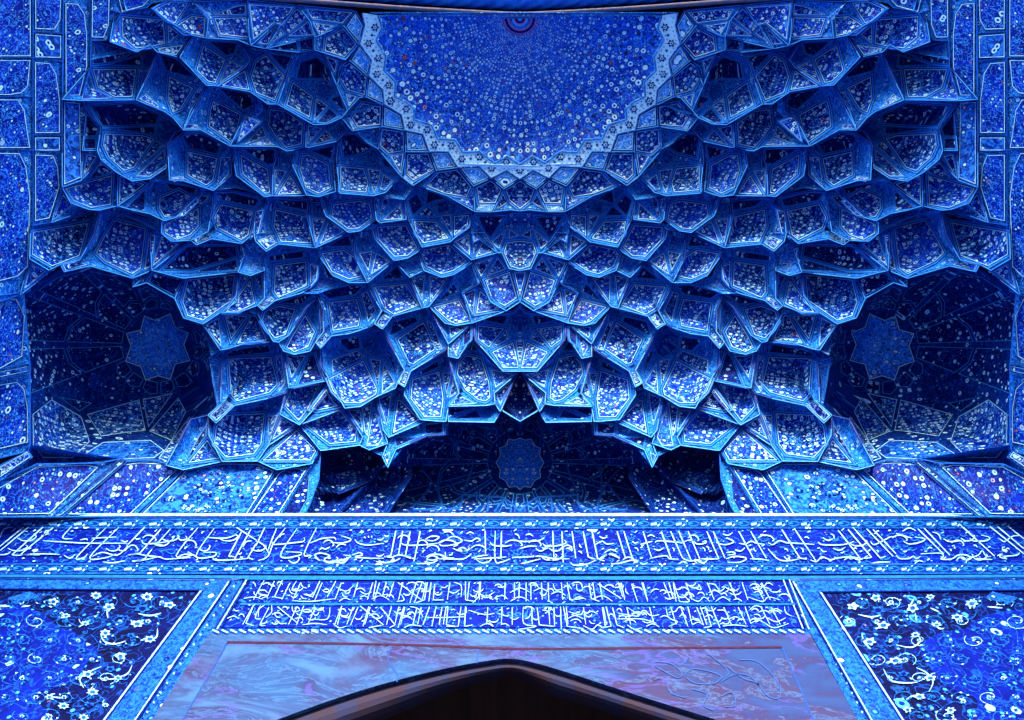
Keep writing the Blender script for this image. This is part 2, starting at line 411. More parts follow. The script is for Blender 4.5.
# --- tier 3
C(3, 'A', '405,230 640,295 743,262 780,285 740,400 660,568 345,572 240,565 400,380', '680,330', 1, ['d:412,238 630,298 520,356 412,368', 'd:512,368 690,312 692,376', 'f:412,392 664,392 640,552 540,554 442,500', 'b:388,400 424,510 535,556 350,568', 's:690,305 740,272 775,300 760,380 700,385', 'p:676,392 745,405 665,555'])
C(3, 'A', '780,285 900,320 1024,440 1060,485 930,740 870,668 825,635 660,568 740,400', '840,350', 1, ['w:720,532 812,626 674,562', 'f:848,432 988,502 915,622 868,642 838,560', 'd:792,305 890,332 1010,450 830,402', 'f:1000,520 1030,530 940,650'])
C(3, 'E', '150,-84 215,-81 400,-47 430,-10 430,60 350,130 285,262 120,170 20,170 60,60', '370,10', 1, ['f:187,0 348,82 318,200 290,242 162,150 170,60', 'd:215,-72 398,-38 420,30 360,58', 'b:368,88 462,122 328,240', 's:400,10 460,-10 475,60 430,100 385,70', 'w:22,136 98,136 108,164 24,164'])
C(3, 'E', '430,-10 400,-47 500,22 555,22 640,71 720,120 715,265 650,285 605,290 555,265 285,262 350,130 430,60', '520,70', 1, ['f:510,50 602,62 700,130 694,252 602,274 540,205 500,142', 'f:470,142 494,208 368,254', 'w:496,214 542,258 385,258'])
C(3, 'E', '720,120 760,141 840,148 930,100 960,165 890,235 730,270 715,265', '850,165', .9, ['f:727,142 812,160 722,258', 'f:832,167 878,224 746,260', 's:860,170 908,122 955,165 900,222'])
# --- tier 4
C(4, 'B', '380,0 345,-54 660,-58 825,9 880,45 945,115 840,200 830,330 740,390 640,405 550,355 460,280 440,230 460,100', '780,110', 1.2, ['f:480,132 698,142 768,162 650,328 590,348 502,268 470,200', 'd:400,-25 640,-42 790,28 772,80 560,92 468,95', 'd:560,108 768,92 770,142', 'f:772,168 822,202 672,328', 'f:822,218 828,322 740,380 655,378', 's:800,60 850,50 900,90 920,120 870,150 850,190 790,160 775,110'])
C(4, 'B', '240,-60 345,-54 375,0 355,230 350,400 240,440', '300,120', .15, ['p:250,-48 342,-42 350,385 250,425'])
C(4, 'B', '380,0 460,100 440,230 355,230 370,0', '400,130', 1, ['d:380,20 448,102 432,150 368,150', 'd:366,160 432,160 432,222 362,224'])
C(4, 'B', '355,230 440,230 460,280 350,400', '400,300', .4, ['f:380,250 438,262 356,392'])
C(4, 'B', '240,440 350,400 460,280 550,355 555,545 450,570 390,565 290,530', '430,410', .9, ['b:252,446 528,368 518,540 404,558 304,518', 'f:455,292 538,350 385,405'])
C(4, 'B', '550,355 640,405 740,395 760,370 720,430 555,545', '620,430', .4, ['f:565,372 712,422 562,538'])
C(4, 'B', '240,460 290,530 390,565 180,640 200,560', '260,560', .3, ['b:242,475 300,542 185,632'])
C(4, 'E', '20,170 120,170 285,262 300,300 290,430 190,515 20,460 -60,455 -80,260 -30,180', '130,240', 1, ['f:42,290 216,330 190,458 150,488 40,428', 'd:10,200 110,186 238,250 210,310 50,275', 'p:230,322 288,324 280,418 210,498', 'w:-52,438 20,432 28,450 -34,468'])
C(4, 'E', '285,262 420,265 555,265 560,300 560,380 530,385 525,545 480,550 320,430 300,300', '480,310', 1, ['b:342,305 400,340 502,392 514,530 482,535 352,420', 'd:350,276 540,280 544,360 500,370'])
C(4, 'E', '560,300 555,265 605,290 650,285 640,370 720,540 700,545 525,545 530,385', '600,330', .8, ['f:535,392 610,402 540,528', 'b:625,422 698,534 552,540', 's:572,312 628,322 628,368 562,358'])
C(4, 'E', '650,285 730,270 890,235 890,340 870,360 885,520 790,550 720,540 640,370', '770,310', 1, ['b:692,312 740,312 848,370 860,500 790,534 712,498 682,400', 'd:740,290 878,256 860,340'])
C(4, 'I', '0,160 60,170 100,180 215,270 350,430 310,470 260,525 190,545 0,530 -20,340', '150,290', 1.2, ['d:0,200 80,190 188,268 130,300 20,330', 'f:0,375 135,387 164,470 150,528 0,514', 'f:152,387 234,400 224,468 192,538', 'f:244,418 304,456 256,514 226,508', 'd:230,330 290,332 334,410 252,380', 's:150,290 200,275 225,320 200,370 150,350'])
C(4, 'J', '310,0 343,-79 430,-80 560,-20 690,60 690,130 570,238 410,268 335,115', '500,20', 1.3, ['d:326,0 356,98 420,30 380,-40', 'd:370,90 440,32 490,94', 'f:362,117 490,122 564,218 416,248 372,190', 'f:512,88 574,80 580,208', 'f:590,90 680,82 670,150 590,210', 's:490,10 552,0 572,60 500,80', 'd:440,-60 550,-10 485,5 430,25'])
C(4, 'J', '967,62 803,81 690,60 690,130 690,190 840,300 865,300 905,390 967,402', '967,150', 1.2, ['f:967,230 890,240 872,300 910,378 967,396', 'f:905,162 965,202 902,222', 'f:800,242 894,162 850,280', 's:967,80 905,105 925,150 967,180', 'd:720,88 880,96 800,222 770,190', 'f:700,192 752,192 764,202 704,240'], axis=True)
# --- tier 5
C(5, 'C', '60,150 180,125 395,55 460,60 420,200 340,340 230,365 165,400 55,335', '350,130', .9, ['f:72,180 394,126 340,318 182,378 66,310', 'd:200,132 440,72 402,108'])
C(5, 'C', '55,335 165,400 230,365 0,540', '90,400', .2, ['b:62,358 150,405 22,508', 'f:165,408 218,380 25,524'])
C(5, 'C', '460,60 545,45 740,100 760,160 740,190 750,400 640,445 400,375 250,408 230,365 340,340 420,200', '590,130', 1, ['b:540,112 718,160 690,388 640,424 482,350 430,300 480,200', 'd:572,62 738,112 728,150 590,112', 'b:238,364 340,344 388,368 258,402', 'f:735,192 772,202 745,378 705,400'])
C(5, 'C', '740,190 800,150 805,190 860,250 970,230 760,400 750,400', '800,240', .4, ['f:806,202 900,252 752,378'])
C(5, 'B', '720,430 760,395 890,395 1024,440 1000,490 890,610 820,630 740,590 640,570 555,545', '830,460', 1, ['f:792,500 902,452 992,500 882,600 822,612 790,560', 'd:820,408 1008,442 990,480 850,448', 'd:600,558 718,442 710,578', 'f:900,605 1000,505 1015,520 930,602'])
C(5, 'F', '-105,130 0,60 110,-56 190,-54 180,60 160,180 70,220 65,225 -50,235 -100,190', '60,20', .8, ['b:-92,140 0,92 108,42 108,150 60,200 -20,228 -88,190', 'f:5,75 120,-30 170,-20 115,40', 'w:-5,228 60,206 66,218 5,236'])
C(5, 'F', '190,-54 290,-54 440,-30 480,-19 470,30 430,60 420,190 350,248 180,220 95,255 65,225 160,180 180,60', '330,20', 1, ['f:230,22 420,62 390,200 350,230 212,160 190,100', 'd:200,-42 300,-46 450,-6 430,40 240,5', 'w:72,222 160,188 178,213 96,248', 'f:427,62 478,52 448,188 402,218'])
C(5, 'F', '480,-19 560,-20 730,0 740,80 720,90 770,272 560,250 490,292 430,235 420,190 430,60 490,20', '640,40', 1, ['f:540,52 728,96 750,248 572,238 530,150', 'd:545,-6 728,4 724,60 600,40', 'w:437,230 518,197 548,244 490,284', 'f:437,188 480,122 488,188'])
C(5, 'F', '730,0 700,-24 790,-19 840,0 830,90 960,185 770,272 720,90', '780,40', .8, ['f:747,102 830,106 772,248', 'b:846,112 938,180 792,254', 's:747,10 820,12 815,70 752,70'])
C(5, 'J', '-177,-19 -77,-49 57,-29 133,-24 150,110 60,175 -10,190 -130,90', '10,10', .9, ['b:-95,22 60,2 114,22 130,105 50,163 -10,168 -108,95'])
C(5, 'J', '133,-24 190,-20 250,-50 310,0 320,110 170,130 150,110', '225,10', .8, ['f:140,-10 166,-4 152,100', 'f:186,0 240,-38 168,115', 'f:290,12 300,110 182,115'])
C(5, 'J', '170,130 320,110 335,115 410,268 385,295 330,330 250,345 140,220 130,170', '270,160', .9, ['b:152,152 320,142 384,270 330,318 252,324 162,230'])
C(5, 'J', '410,268 570,238 690,340 690,360 590,425 520,440 420,400 385,295', '520,280', .9, ['b:422,280 568,252 670,350 590,404 520,424 432,380 402,310'])
C(5, 'J', '570,238 690,130 690,185 765,185 840,300 690,340', '720,210', .7, ['f:592,236 680,192 684,318', 'f:692,187 750,197 702,308', 'f:766,204 832,290 712,328'])
# --- tier 6
C(6, 'J', '250,345 330,330 385,295 420,400 340,440', '345,370', .6, ['s:285,354 335,345 372,320 390,350 410,398 370,405 335,420 320,380'])
C(6, 'J', '100,470 250,345 340,440 410,615 240,660 185,735 140,704 180,630 110,510', '260,450', 1, ['d:175,454 270,372 312,445', 'b:136,492 318,477 398,600 250,654 192,618', 'w@K:190,77 238,106 195,162 147,135'])
C(6, 'J', '340,440 420,400 520,440 580,430 450,605 410,615', '440,440', .7, ['f:346,442 430,427 410,578', 'b:450,432 560,442 456,588'])
C(6, 'J', '450,605 580,430 690,360 730,480 640,530 695,700 600,714 540,700', '620,500', 1, ['d:500,578 590,470 620,520', 's:602,442 640,420 680,382 695,430 718,470 670,480 640,500', 'b@K:470,40 620,0 690,118 600,138 560,120'])
C(6, 'J', '730,480 640,530 695,700 890,630 800,580 745,460', '730,520', .7, ['f:642,532 718,502 700,658', 'b:737,512 868,620 716,648'])
C(6, 'J', '690,340 840,300 905,390 920,400 967,578 880,630 800,580 745,460', '820,390', .9, ['b:766,456 910,407 953,558 880,604 806,565', 'f:706,360 820,322 746,440', 'f:772,440 840,322 890,394'])
C(6, 'J', '967,402 920,400 967,578', '967,430', .3, ['b:967,410 932,410 967,552'], axis=True)
C(6, 'F', '-150,400 65,225 95,255 170,235 350,250 380,280 330,410 20,445', '200,300', .9, ['d:-105,400 40,262 318,262 328,320 60,402', 'd:70,412 320,335 330,400'])
C(6, 'F', '-150,400 20,445 -30,560 -190,470 -270,495', '-90,450', .4, ['d:-150,412 15,450 -32,545 -185,465'])
C(6, 'F', '20,445 330,410 320,580 230,640 130,705 20,670 -30,560', '230,450', 1, ['f:42,452 314,422 300,570 130,688 42,660 12,580'])
C(6, 'F', '380,280 350,250 430,235 490,292 470,340 480,400 400,430 330,410', '400,320', .4, ['s:352,270 402,292 430,247 442,292 484,302 450,330 460,370 420,363 405,410 385,360 336,350 362,320'])
C(6, 'F', '330,410 400,430 480,400 480,560 440,600 330,640 230,640 320,580', '400,450', .9, ['b:400,452 428,590 330,638 256,638', 'f:346,420 390,436 312,572', 'f:422,430 464,412 472,545'])
C(6, 'F', '490,292 560,250 770,272 800,330 740,500 690,530 540,572 470,628 440,600 480,560 480,400 470,340', '620,320', 1, ['f:540,372 720,347 724,488 560,558 532,520', 'd:500,318 718,282 700,330 510,350', 'w:442,596 520,548 544,570 472,620', 'f:736,362 788,372 780,450 742,498'])
C(6, 'F', '770,272 880,235 987,190 997,330 1067,465 960,470 870,430 800,330', '920,290', .9, ['b:802,302 930,282 990,320 1050,432 960,452 862,410', 'd:830,264 960,202 982,265'])
C(6, 'J', '20,190 60,175 130,170 140,220 250,345 100,470 30,330', '80,245', .8, ['s:20,205 65,212 110,192 112,230 130,258 80,262 40,278', 'f:48,302 130,287 106,408', 'b:147,297 234,347 116,428'])
# --- tier 7
C(7, 'G', '130,140 235,65 330,75 420,50 445,85 530,235 390,240 280,275 230,285', '390,110', .8, ['f:248,78 388,92 290,228', 'f:135,145 222,96 236,268', 'f:402,92 432,82 498,230 322,250'])
C(7, 'G', '445,85 440,30 470,59 545,3 690,-39 770,-50 790,-20 720,40 620,200 560,240 530,235', '590,40', 1, ['f:480,62 560,32 660,50 602,200 540,220 492,170 462,120', 'd:555,15 690,-28 760,-35 690,25'])
C(7, 'G', '720,40 790,-20 795,60 800,180 770,240 740,290 650,310 590,290 560,240 620,200', '740,90', .9, ['f:712,82 770,180 730,268 650,298 602,270 632,210', 'p:640,180 708,62 722,88', 's:730,38 785,-5 785,55 750,70'])
C(7, 'K', '-187,-49 -7,-99 100,-99 110,-60 180,60 140,135 120,150 0,190 -107,205 -167,275 -202,235 -150,180 -150,60', '20,-30', 1, ['b:-125,12 40,-8 64,80 50,150 -100,178', 'd:-170,-46 0,-90 80,-80 30,-30 -120,-6', 'f:60,-38 100,-48 150,60 102,130 86,60', 'w:-200,237 -139,184 -110,207 -167,270'])
C(7, 'K', '185,165 240,91 410,46 450,40 560,250 540,285 345,405 310,495 270,470 310,400 215,220', '400,110', 1, ['f:267,222 420,122 474,240 490,278 360,368 332,358', 'd:222,210 242,122 370,92 390,122', 'f:432,112 470,132 528,278 490,288', 'w:272,470 312,404 346,416 310,490', 's:385,60 430,50 445,90 410,105'])
C(7, 'K', '450,40 550,130 610,145 695,131 565,260 560,250', '560,150', .6, ['f:472,84 552,200 550,236', 'b:562,152 670,147 572,220'])
C(7, 'K', '565,260 695,131 700,200 615,332 560,320', '640,200', .3, ['b:577,262 638,192 606,322', 'd:646,183 688,143 690,228 642,268'])
C(7, 'K', '967,25 930,62 710,92 705,150 715,230 870,405 967,405', '967,130', 1.2, ['d:727,106 900,82 880,142', 'f:727,142 880,162 790,272 727,224', 'f:802,278 890,167 904,220', 'b:806,295 930,237 964,388 870,388', 'f:967,220 942,232 967,388', 's:967,42 938,72 905,82 918,115 905,135 935,150 945,190 967,180'], axis=True)
# --- tier 8
C(8, 'K', '560,320 615,332 700,200 705,150 715,230 790,330 870,405 965,408 820,530 825,590 770,600 560,605 620,530', '690,330', 1, ['f:615,362 660,312 750,332 794,470 800,558 770,578 730,570 652,510 606,420', 'b:800,392 940,422 826,500', 'b:562,600 620,537 718,590', 'd:642,288 690,235 738,290'])
C(8, 'K', '820,530 965,408 930,460 855,635 825,590', '860,530', .3, ['f:828,535 920,456 855,600'])
C(8, 'K', '345,405 540,285 560,320 620,530 555,605 545,690 510,690 400,680 310,540 310,495', '510,380', 1, ['d:370,422 500,342 510,380 402,430', 'b:352,452 510,402 534,560 520,668 422,668 342,560', 'f:522,412 580,412 550,538', 's:515,330 548,312 572,340 590,380 545,392 520,375', 'f:562,558 590,432 616,528'])
C(8, 'K', '-167,275 -107,205 0,190 120,150 185,165 215,220 310,400 270,470 260,500 150,550 60,605 -30,615 -130,430 -170,370', '120,250', 1.2, ['b:-128,450 78,342 158,510 148,540 60,588 -30,588 -98,520', 'f:112,332 178,342 160,498', 'f:190,352 258,470 178,538', 's:62,202 130,152 198,182 218,240 190,308 150,328 110,308 62,260', 'd:-80,225 50,205 60,275 -10,290', 'f:-105,340 40,285 88,328 -100,425', 'd:202,282 240,302 268,438'])
C(8, 'G', '590,290 650,310 740,290 800,275 810,410 830,460 620,500', '720,330', .6, ['f:602,302 652,317 720,315 632,450', 'd:762,292 794,400 818,454 664,488 732,322'])
C(8, 'G', '165,330 230,285 280,275 390,240 530,235 560,240 590,290 620,490 600,530 500,560 310,600 205,700 160,655 265,565 230,580 240,350', '460,290', 1, ['f:272,332 520,322 558,480 510,528 322,578 287,540', 'd:252,318 302,284 500,250 520,300 302,320', 'f:542,322 580,312 600,470 562,528', 'w:167,655 265,568 306,600 205,690'])
# --- tier 9
C(9, 'H', '160,120 205,160 310,60 500,20 600,-10 570,110 500,290 440,375 240,378 165,230', '430,120', .9, ['f:252,112 484,102 464,280 420,338 262,358 192,280 202,182', 'f:500,112 560,112 502,268'])
C(9, 'H', '600,-10 620,-51 830,-81 850,-20 680,170 570,110', '700,-10', .8, ['b:592,62 632,-38 800,-66 730,80 676,150'])
C(9, 'H', '570,110 680,170 500,290', '590,180', .3, ['f:580,124 654,172 522,256'])
C(9, 'H', '830,-81 870,20 937,75 690,175 680,170 850,-20', '830,30', .6, ['f:832,-38 870,30 904,65 772,92 742,82'])
C(9, 'H', '690,175 937,75 1040,240 1020,285 830,312 800,315', '890,120', .8, ['b:706,167 760,122 914,87 1008,200 1000,268 850,280', 'b:945,82 1015,180 1040,235'])
C(9, 'L', '-30,75 60,65 150,10 190,200 215,275 110,312 53,295 73,240', '100,80', .7, ['f:66,76 128,32 100,238 80,200', 'b:136,62 190,240 160,290 92,290', 'f:-15,85 60,85 75,215'])
C(9, 'L', '150,10 260,-40 310,-5 430,150 220,240 190,200', '270,20', .9, ['f:160,22 240,-18 210,178', 'f:270,22 290,30 402,140 242,220'])
C(9, 'L', '215,275 220,240 430,150 545,140 555,70 540,225 440,230 260,310 215,412 185,350', '400,190', .4, ['p:192,342 230,322 213,395', 'd:252,238 390,240 262,298', 'd:422,170 530,152 528,218 432,224'])
C(9, 'L', '555,64 730,52 825,50 850,95 820,155 560,150', '720,100', .6, ['d:562,128 660,80 718,72 572,76', 'd:582,140 718,82 750,130', 's:745,75 820,60 830,100 800,140 760,120'])
C(9, 'H', '440,375 500,290 670,180 690,175 800,315 750,390 550,425', '620,300', .15, ['b:466,373 664,197 778,315 745,373'])
C(9, 'H', '-80,400 60,140 160,120 165,230 240,378 20,425', '100,260', .6, ['f:42,388 155,252 224,363', 'f:20,400 120,210 150,170 150,230'])
C(9, 'K', '967,405 855,580 870,632 967,690', '967,500', .5, ['d:967,420 875,575 967,680'], axis=True, base=0.55)

# --- the window bays: corner bay and middle bay
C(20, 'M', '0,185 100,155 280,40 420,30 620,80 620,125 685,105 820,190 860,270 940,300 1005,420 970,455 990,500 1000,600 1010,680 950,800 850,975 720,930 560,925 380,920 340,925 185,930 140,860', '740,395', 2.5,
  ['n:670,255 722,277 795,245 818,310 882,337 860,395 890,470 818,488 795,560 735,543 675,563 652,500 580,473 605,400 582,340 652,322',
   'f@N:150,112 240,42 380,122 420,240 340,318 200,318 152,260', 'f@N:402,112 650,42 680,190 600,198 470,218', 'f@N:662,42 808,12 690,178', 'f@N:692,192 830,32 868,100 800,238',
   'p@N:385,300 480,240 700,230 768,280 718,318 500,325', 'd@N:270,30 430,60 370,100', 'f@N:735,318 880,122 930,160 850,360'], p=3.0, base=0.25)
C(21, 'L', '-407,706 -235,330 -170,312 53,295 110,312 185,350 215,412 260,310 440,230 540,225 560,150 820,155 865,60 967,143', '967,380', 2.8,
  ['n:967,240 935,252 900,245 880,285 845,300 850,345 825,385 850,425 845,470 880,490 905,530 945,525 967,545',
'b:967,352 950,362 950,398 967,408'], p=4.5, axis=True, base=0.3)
for _o, _f, _fs in (('-170,312 53,297 185,350 130,470 105,495 -90,560 -210,430', '20,380', ['d:52,402 130,464 178,410 172,338 72,322', 'd:-5,332 52,322 42,398 -5,404 -120,425 -140,335', 'f:18,422 98,486 -62,550 -150,455']),
                    ('-210,430 -90,560 105,495 -80,700 -250,700', '-80,560', ['d:-195,460 -95,575 60,530 -75,680 -215,680']),
                    ('130,470 185,350 360,395 345,480 200,700 -80,700 105,495', '190,500', ['d:150,470 200,375 340,410 332,470 250,560 140,520', 'd:135,520 240,575 185,680 -30,685'])):
    C(9, 'L', _o, _f, .8, _fs, base=1.05, rim=0)
# --- wall panels under the muqarnas, above the frieze
for nm, s in (('p', 'X -8,518 -8,492 32,463 76,465 98,467 50,514'), ('f', 'X 63,514 122,464 140,461 163,463 177,470 131,514')):
    t, q = s.split(' ', 1)
C(22, 'N', '-330,590 -330,575 0,425 170,345 470,340 560,320 240,590', '200,450', .02, ['v:-320,580 -300,578 0,450 170,355 400,345 462,358 232,578'], p=4, base=.05)
C(22, 'N', '240,590 560,320 600,325 290,590', '400,450', .02, ['p:248,584 556,330 582,330 284,584'], p=4, base=.05)
C(22, 'N', '290,590 600,325 720,322 850,372 620,590', '560,450', .02, ['v:300,580 572,345 650,335 760,340 826,372 606,580'], p=4, base=.05)
C(22, 'H', '-262,712 25,425 240,378 440,375 550,425 370,712', '150,540', .02, ['p:-243,700 35,425 240,388 440,390 538,432 368,700'], p=4, base=.05)
C(22, 'H', '370,712 550,425 600,410 750,390 560,712', '560,540', .02, ['v:384,700 562,442 602,418 732,408 548,700'], p=4, base=.05)
C(22, 'H', '560,712 750,390 800,315 790,480 740,620 690,712', '690,540', .05, ['d:566,700 738,425 728,590 668,700'], p=4, base=.1)
# --- side wall, above and below
C(23, 'U', '-420,-30 198,-30 198,345 -420,345', '60,160', .01, ['u:-405,-25 186,-25 188,340 -405,340'], p=4)
C(23, 'U', '-420,345 198,345 198,580 -420,580', '60,460', .01, ['u:-405,358 186,358 170,520 130,560 60,572 -405,572'], p=4)
C(23, 'U', '-420,580 198,580 198,900 -420,900', '60,740', .01, ['u:-405,590 110,594 150,660 170,800 185,890 -405,890'], p=4)
C(23, 'U', '-420,900 198,900 198,1370 180,1745 -420,1960', '60,1300', .01, ['u:-405,912 120,916 160,1000 185,1180 170,1600 110,1660 -405,1790'], p=4)
C(23, 'U', '198,-30 380,-30 380,200 198,190', '290,80', .01, ['u:208,-25 370,-25 365,120 330,180 210,176'], p=4)
C(23, 'U', '198,190 380,200 380,370 198,360', '290,280', .01, ['p:210,200 370,212 368,350 210,345'], p=4)
C(23, 'U', '198,360 380,370 372,600 372,810 198,810', '290,600', .01, ['u:208,370 300,376 340,440 362,600 362,800 208,800'], p=4)
C(23, 'U', '198,810 372,810 372,915 198,915', '290,860', .01, ['p:208,822 362,822 362,905 208,905'], p=4)
C(23, 'U', '198,915 372,915 368,1120 310,1325 198,1350', '290,1120', .01, ['u:208,925 320,928 350,1000 360,1120 300,1310 208,1330'], p=4)
C(23, 'U', '380,-30 535,-30 535,235 545,400 480,600 372,600', '450,300', .01, ['u:390,15 470,20 510,80 525,200 525,400 480,575 392,575'], p=4)
C(23, 'U', '535,-30 700,-30 660,60 720,90 640,240 535,235', '590,120', .01, ['u:550,-20 660,-20 655,150 625,228 548,226'], p=4)
C(23, 'U', '700,-30 960,-30 880,45 780,60 720,90 660,60', '800,10', .05, ['u:705,-20 920,-25 860,40 730,75'], p=4)
C(23, 'U', '372,-30 372,-30 380,-30 380,-30', '376,-30', 0, [])
CELLS.pop()
C(23, 'N', '-60,-960 0,-970 140,-430 140,-5 -60,90', '40,-300', .01, ['d:-50,-350 80,-425 120,-360 105,-160 0,-105 -50,-90'], p=4, base=.12)
CELLS.pop()
C(23, 'M', '-330,150 0,165 110,150 140,500 140,480 -330,575', '30,350', .01, ['u:-320,165 78,178 118,260 105,450 0,508 -320,535'], p=4, base=.12)
C(23, 'M', '-330,575 140,480 140,525 -330,625', '30,550', .01, ['p:-320,582 135,492 135,518 -320,612'], p=4, base=.05)
C(23, 'M', '-330,625 140,525 145,860 130,890 -330,1000', '30,720', .01, ['u:-320,630 80,565 115,600 132,690 132,850 -320,955'], p=4, base=.12)
C(23, 'N', '-330,570 -330,520 128,275 152,312 0,425', '50,360', .01, ['w:-320,562 -320,533 126,284 144,312 0,408'], p=4, base=-.1)
C(23, 'C', '-20,-100 60,-100 60,150 55,335 0,540 -120,580 -120,-100', '0,200', .01, [], p=4)
CELLS.pop()

# --- small filler stars and slivers where the cells leave a gap
for _t, _s in ((0, '165,1 131,12 126,11 120,-12 168,-12'), (0, '232,1 203,2 172,1 172,-12 236,-12'), (0, '133,51 90,60 89,39 110,33'), (0, '193,35 179,57 178,54'), (0, '307,52 293,57 242,42 275,46'), (0, '357,45 347,61 343,63'), (2, '380,103 362,112 344,115 360,97'),
        (2, '341,117 322,125 318,124 330,118'), (2, '381,126 379,148 367,143 355,130'), (4, '339,189 335,191 330,172 333,163 339,138'), (3, '262,195 236,188 213,190 232,156 245,182'),
        (4, '168,178 149,182 160,160 167,161'), (4, '417,185 404,200 374,195 400,176'), (4, '65,194 58,199 61,178'), (4, '209,189 195,185 203,192'), (5, '307,200 279,196 294,194'), (4, '408,219 405,205 410,213'),
        (5, '163,220 161,232 140,222 102,209 115,206 142,212'), (4, '516,211 487,214 482,212 504,209'), (5, '379,222 372,230 361,230 364,226'), (6, '355,232 327,243 325,242 340,235'),
        (5, '189,240 173,244 163,234'), (6, '254,241 242,243 247,235'), (6, '234,242 205,241 210,238'), (4, '507,264 498,253 502,252'), (6, '348,282 317,294 302,293 316,280 320,258 328,276'),
        (5, '480,280 478,284 470,260'), (5, '61,265 38,282 41,278'), (5, '153,269 133,286 133,277'), (6, '520,300 520,305 506,312 504,311'), (6, '323,310 323,331 319,336 318,297'),
        (7, '257,307 257,313 243,310'), (6, '219,350 211,356 204,327'), (7, '319,348 310,351 315,341'), (8, '223,402 217,407 213,385 209,357 221,361 219,380'), (8, '343,405 335,401 322,369'),
        (7, '403,386 403,392 396,389'), (8, '448,406 446,429 444,418'), (9, '389,436 387,445 381,457 370,449 384,440'), (9, '360,444 347,448 342,446'), (23, '118,459 60,466 4,480 2,476 30,446'), (22, '184,469 146,518 138,518')):
    _p = [tuple(map(float, q.split(','))) for q in _s.split()]; _c = np.mean(_p, axis=0)
    _a = abs(sum(_p[i][0]*_p[(i+1) % len(_p)][1]-_p[(i+1) % len(_p)][0]*_p[i][1] for i in range(len(_p))))/2
    _f = [('s', [tuple(_c+(np.array(q)-_c)*.72) for q in _p])] if _a > 110 else []
    CELLS.append(dict(tier=_t, o=_p, f=tuple(_c), B=.7 if _a > 110 else .2, fs=_f, p=2.2, axis=False, base=0.0, rim=0))
# ------------------------------------------------------------------ build the vault
MIR = 2*CX
KIND_NAME = {'v': 'tile_panel', 'f': 'tile_panel', 'b': 'tile_panel', 'd': 'tile_panel', 'c': 'cap_panel', 'p': 'pale_panel', 'u': 'wall_panel', 'g': 'lozenge_panel', 'w': 'bracket_tile', 's': 'star_panel', 'n': 'medallion'}
M['n'] = floral('medallion_tile', (0.008, 0.12, 0.75), (0.012, 0.18, 0.85), (0.08, 0.4, 1.0), ring=6.0, dots=12.0, ringp=0.7, dotr=0.36, leafp=0.2, dotc=WHITE, rust=0.98)
snapped = []
def snap(p, r=2.6):
    p = list(p)
    if abs(p[0]-CX) < 2.0: p[0] = CX
    for q in snapped:
        if (q[0]-p[0])**2+(q[1]-p[1])**2 < r*r: return q
    q = tuple(p); snapped.append(q); return q
def full_axis(h):
    """mirror an open half outline whose two ends lie on the axis"""
    h = [(CX if abs(x-CX) < 2.5 else x, y) for x, y in h]
    return h+[(MIR-x, y) for x, y in h[::-1] if abs(x-CX) > 1e-6]
TIER = {}
def tier(k, name, label, cat, group=None): TIER[k] = thing(name, label, cat, group)
G_ = 'tiers of muqarnas cells in the half dome'
tier(1, 'muqarnas_tier', 'scalloped fringe of pendant cells and pale lozenges hanging round the flowered dome cap', 'muqarnas tier', G_)
tier(0, 'muqarnas_tier', 'bright triangular tile facets tucked up against the rope-edged front arch', 'muqarnas tier', G_)
tier(2, 'muqarnas_tier', 'shadowed hollow cells directly under the bright facets beside the front arch', 'muqarnas tier', G_)
tier(3, 'muqarnas_tier', 'muqarnas cells on both flanks, one row under the shadowed hollows', 'muqarnas tier', G_)
tier(4, 'muqarnas_tier', 'dark-roofed muqarnas row running under the fringe of the dome cap', 'muqarnas tier', G_)
tier(5, 'muqarnas_tier', 'bright shell row whose outer lips hang over the two dark corner bays', 'muqarnas tier', G_)
tier(6, 'muqarnas_tier', 'long row of cells with dark star bosses level with the top of the corner bays', 'muqarnas tier', G_)
tier(7, 'muqarnas_tier', 'row of cells centred on the broad star-roofed cup above the middle bay', 'muqarnas tier', G_)
tier(8, 'muqarnas_tier', 'bright cups arching just over the dark middle bay, with bracket tips', 'muqarnas tier', G_)
tier(9, 'muqarnas_tier', 'lowest muqarnas cells standing on the wall panels and hanging over the middle bay', 'muqarnas tier', G_)
TB = {}
TB[0] = thing('corner_bay', 'dark corner bay with a blue star ceiling at the left', 'bay', 'dark star-ceilinged corner bays')
TB[1] = thing('corner_bay', 'dark corner bay with a blue star ceiling at the right', 'bay', 'dark star-ceilinged corner bays')
tier(21, 'middle_bay', 'dark arched middle bay with a round medallion above the inscription', 'bay')
TW = {}
TW[0] = thing('panelled_wall', 'row of slanting blue tile panels under the left corner bay', 'wall panels', 'panel rows above the inscription')
TW[1] = thing('panelled_wall', 'row of slanting blue tile panels under the right corner bay', 'wall panels', 'panel rows above the inscription')
TS = {}
TS[0] = thing('side_wall', 'tall tiled side wall with stacked arched panels at the left edge', 'wall', 'tiled side walls')
TS[1] = thing('side_wall', 'tall tiled side wall with stacked arched panels at the right edge', 'wall', 'tiled side walls')

def owner(t, side):
    if t == 20: return TB[side]
    if t == 22: return TW[side]
    if t == 23: return TS[side]
    return TIER[t]

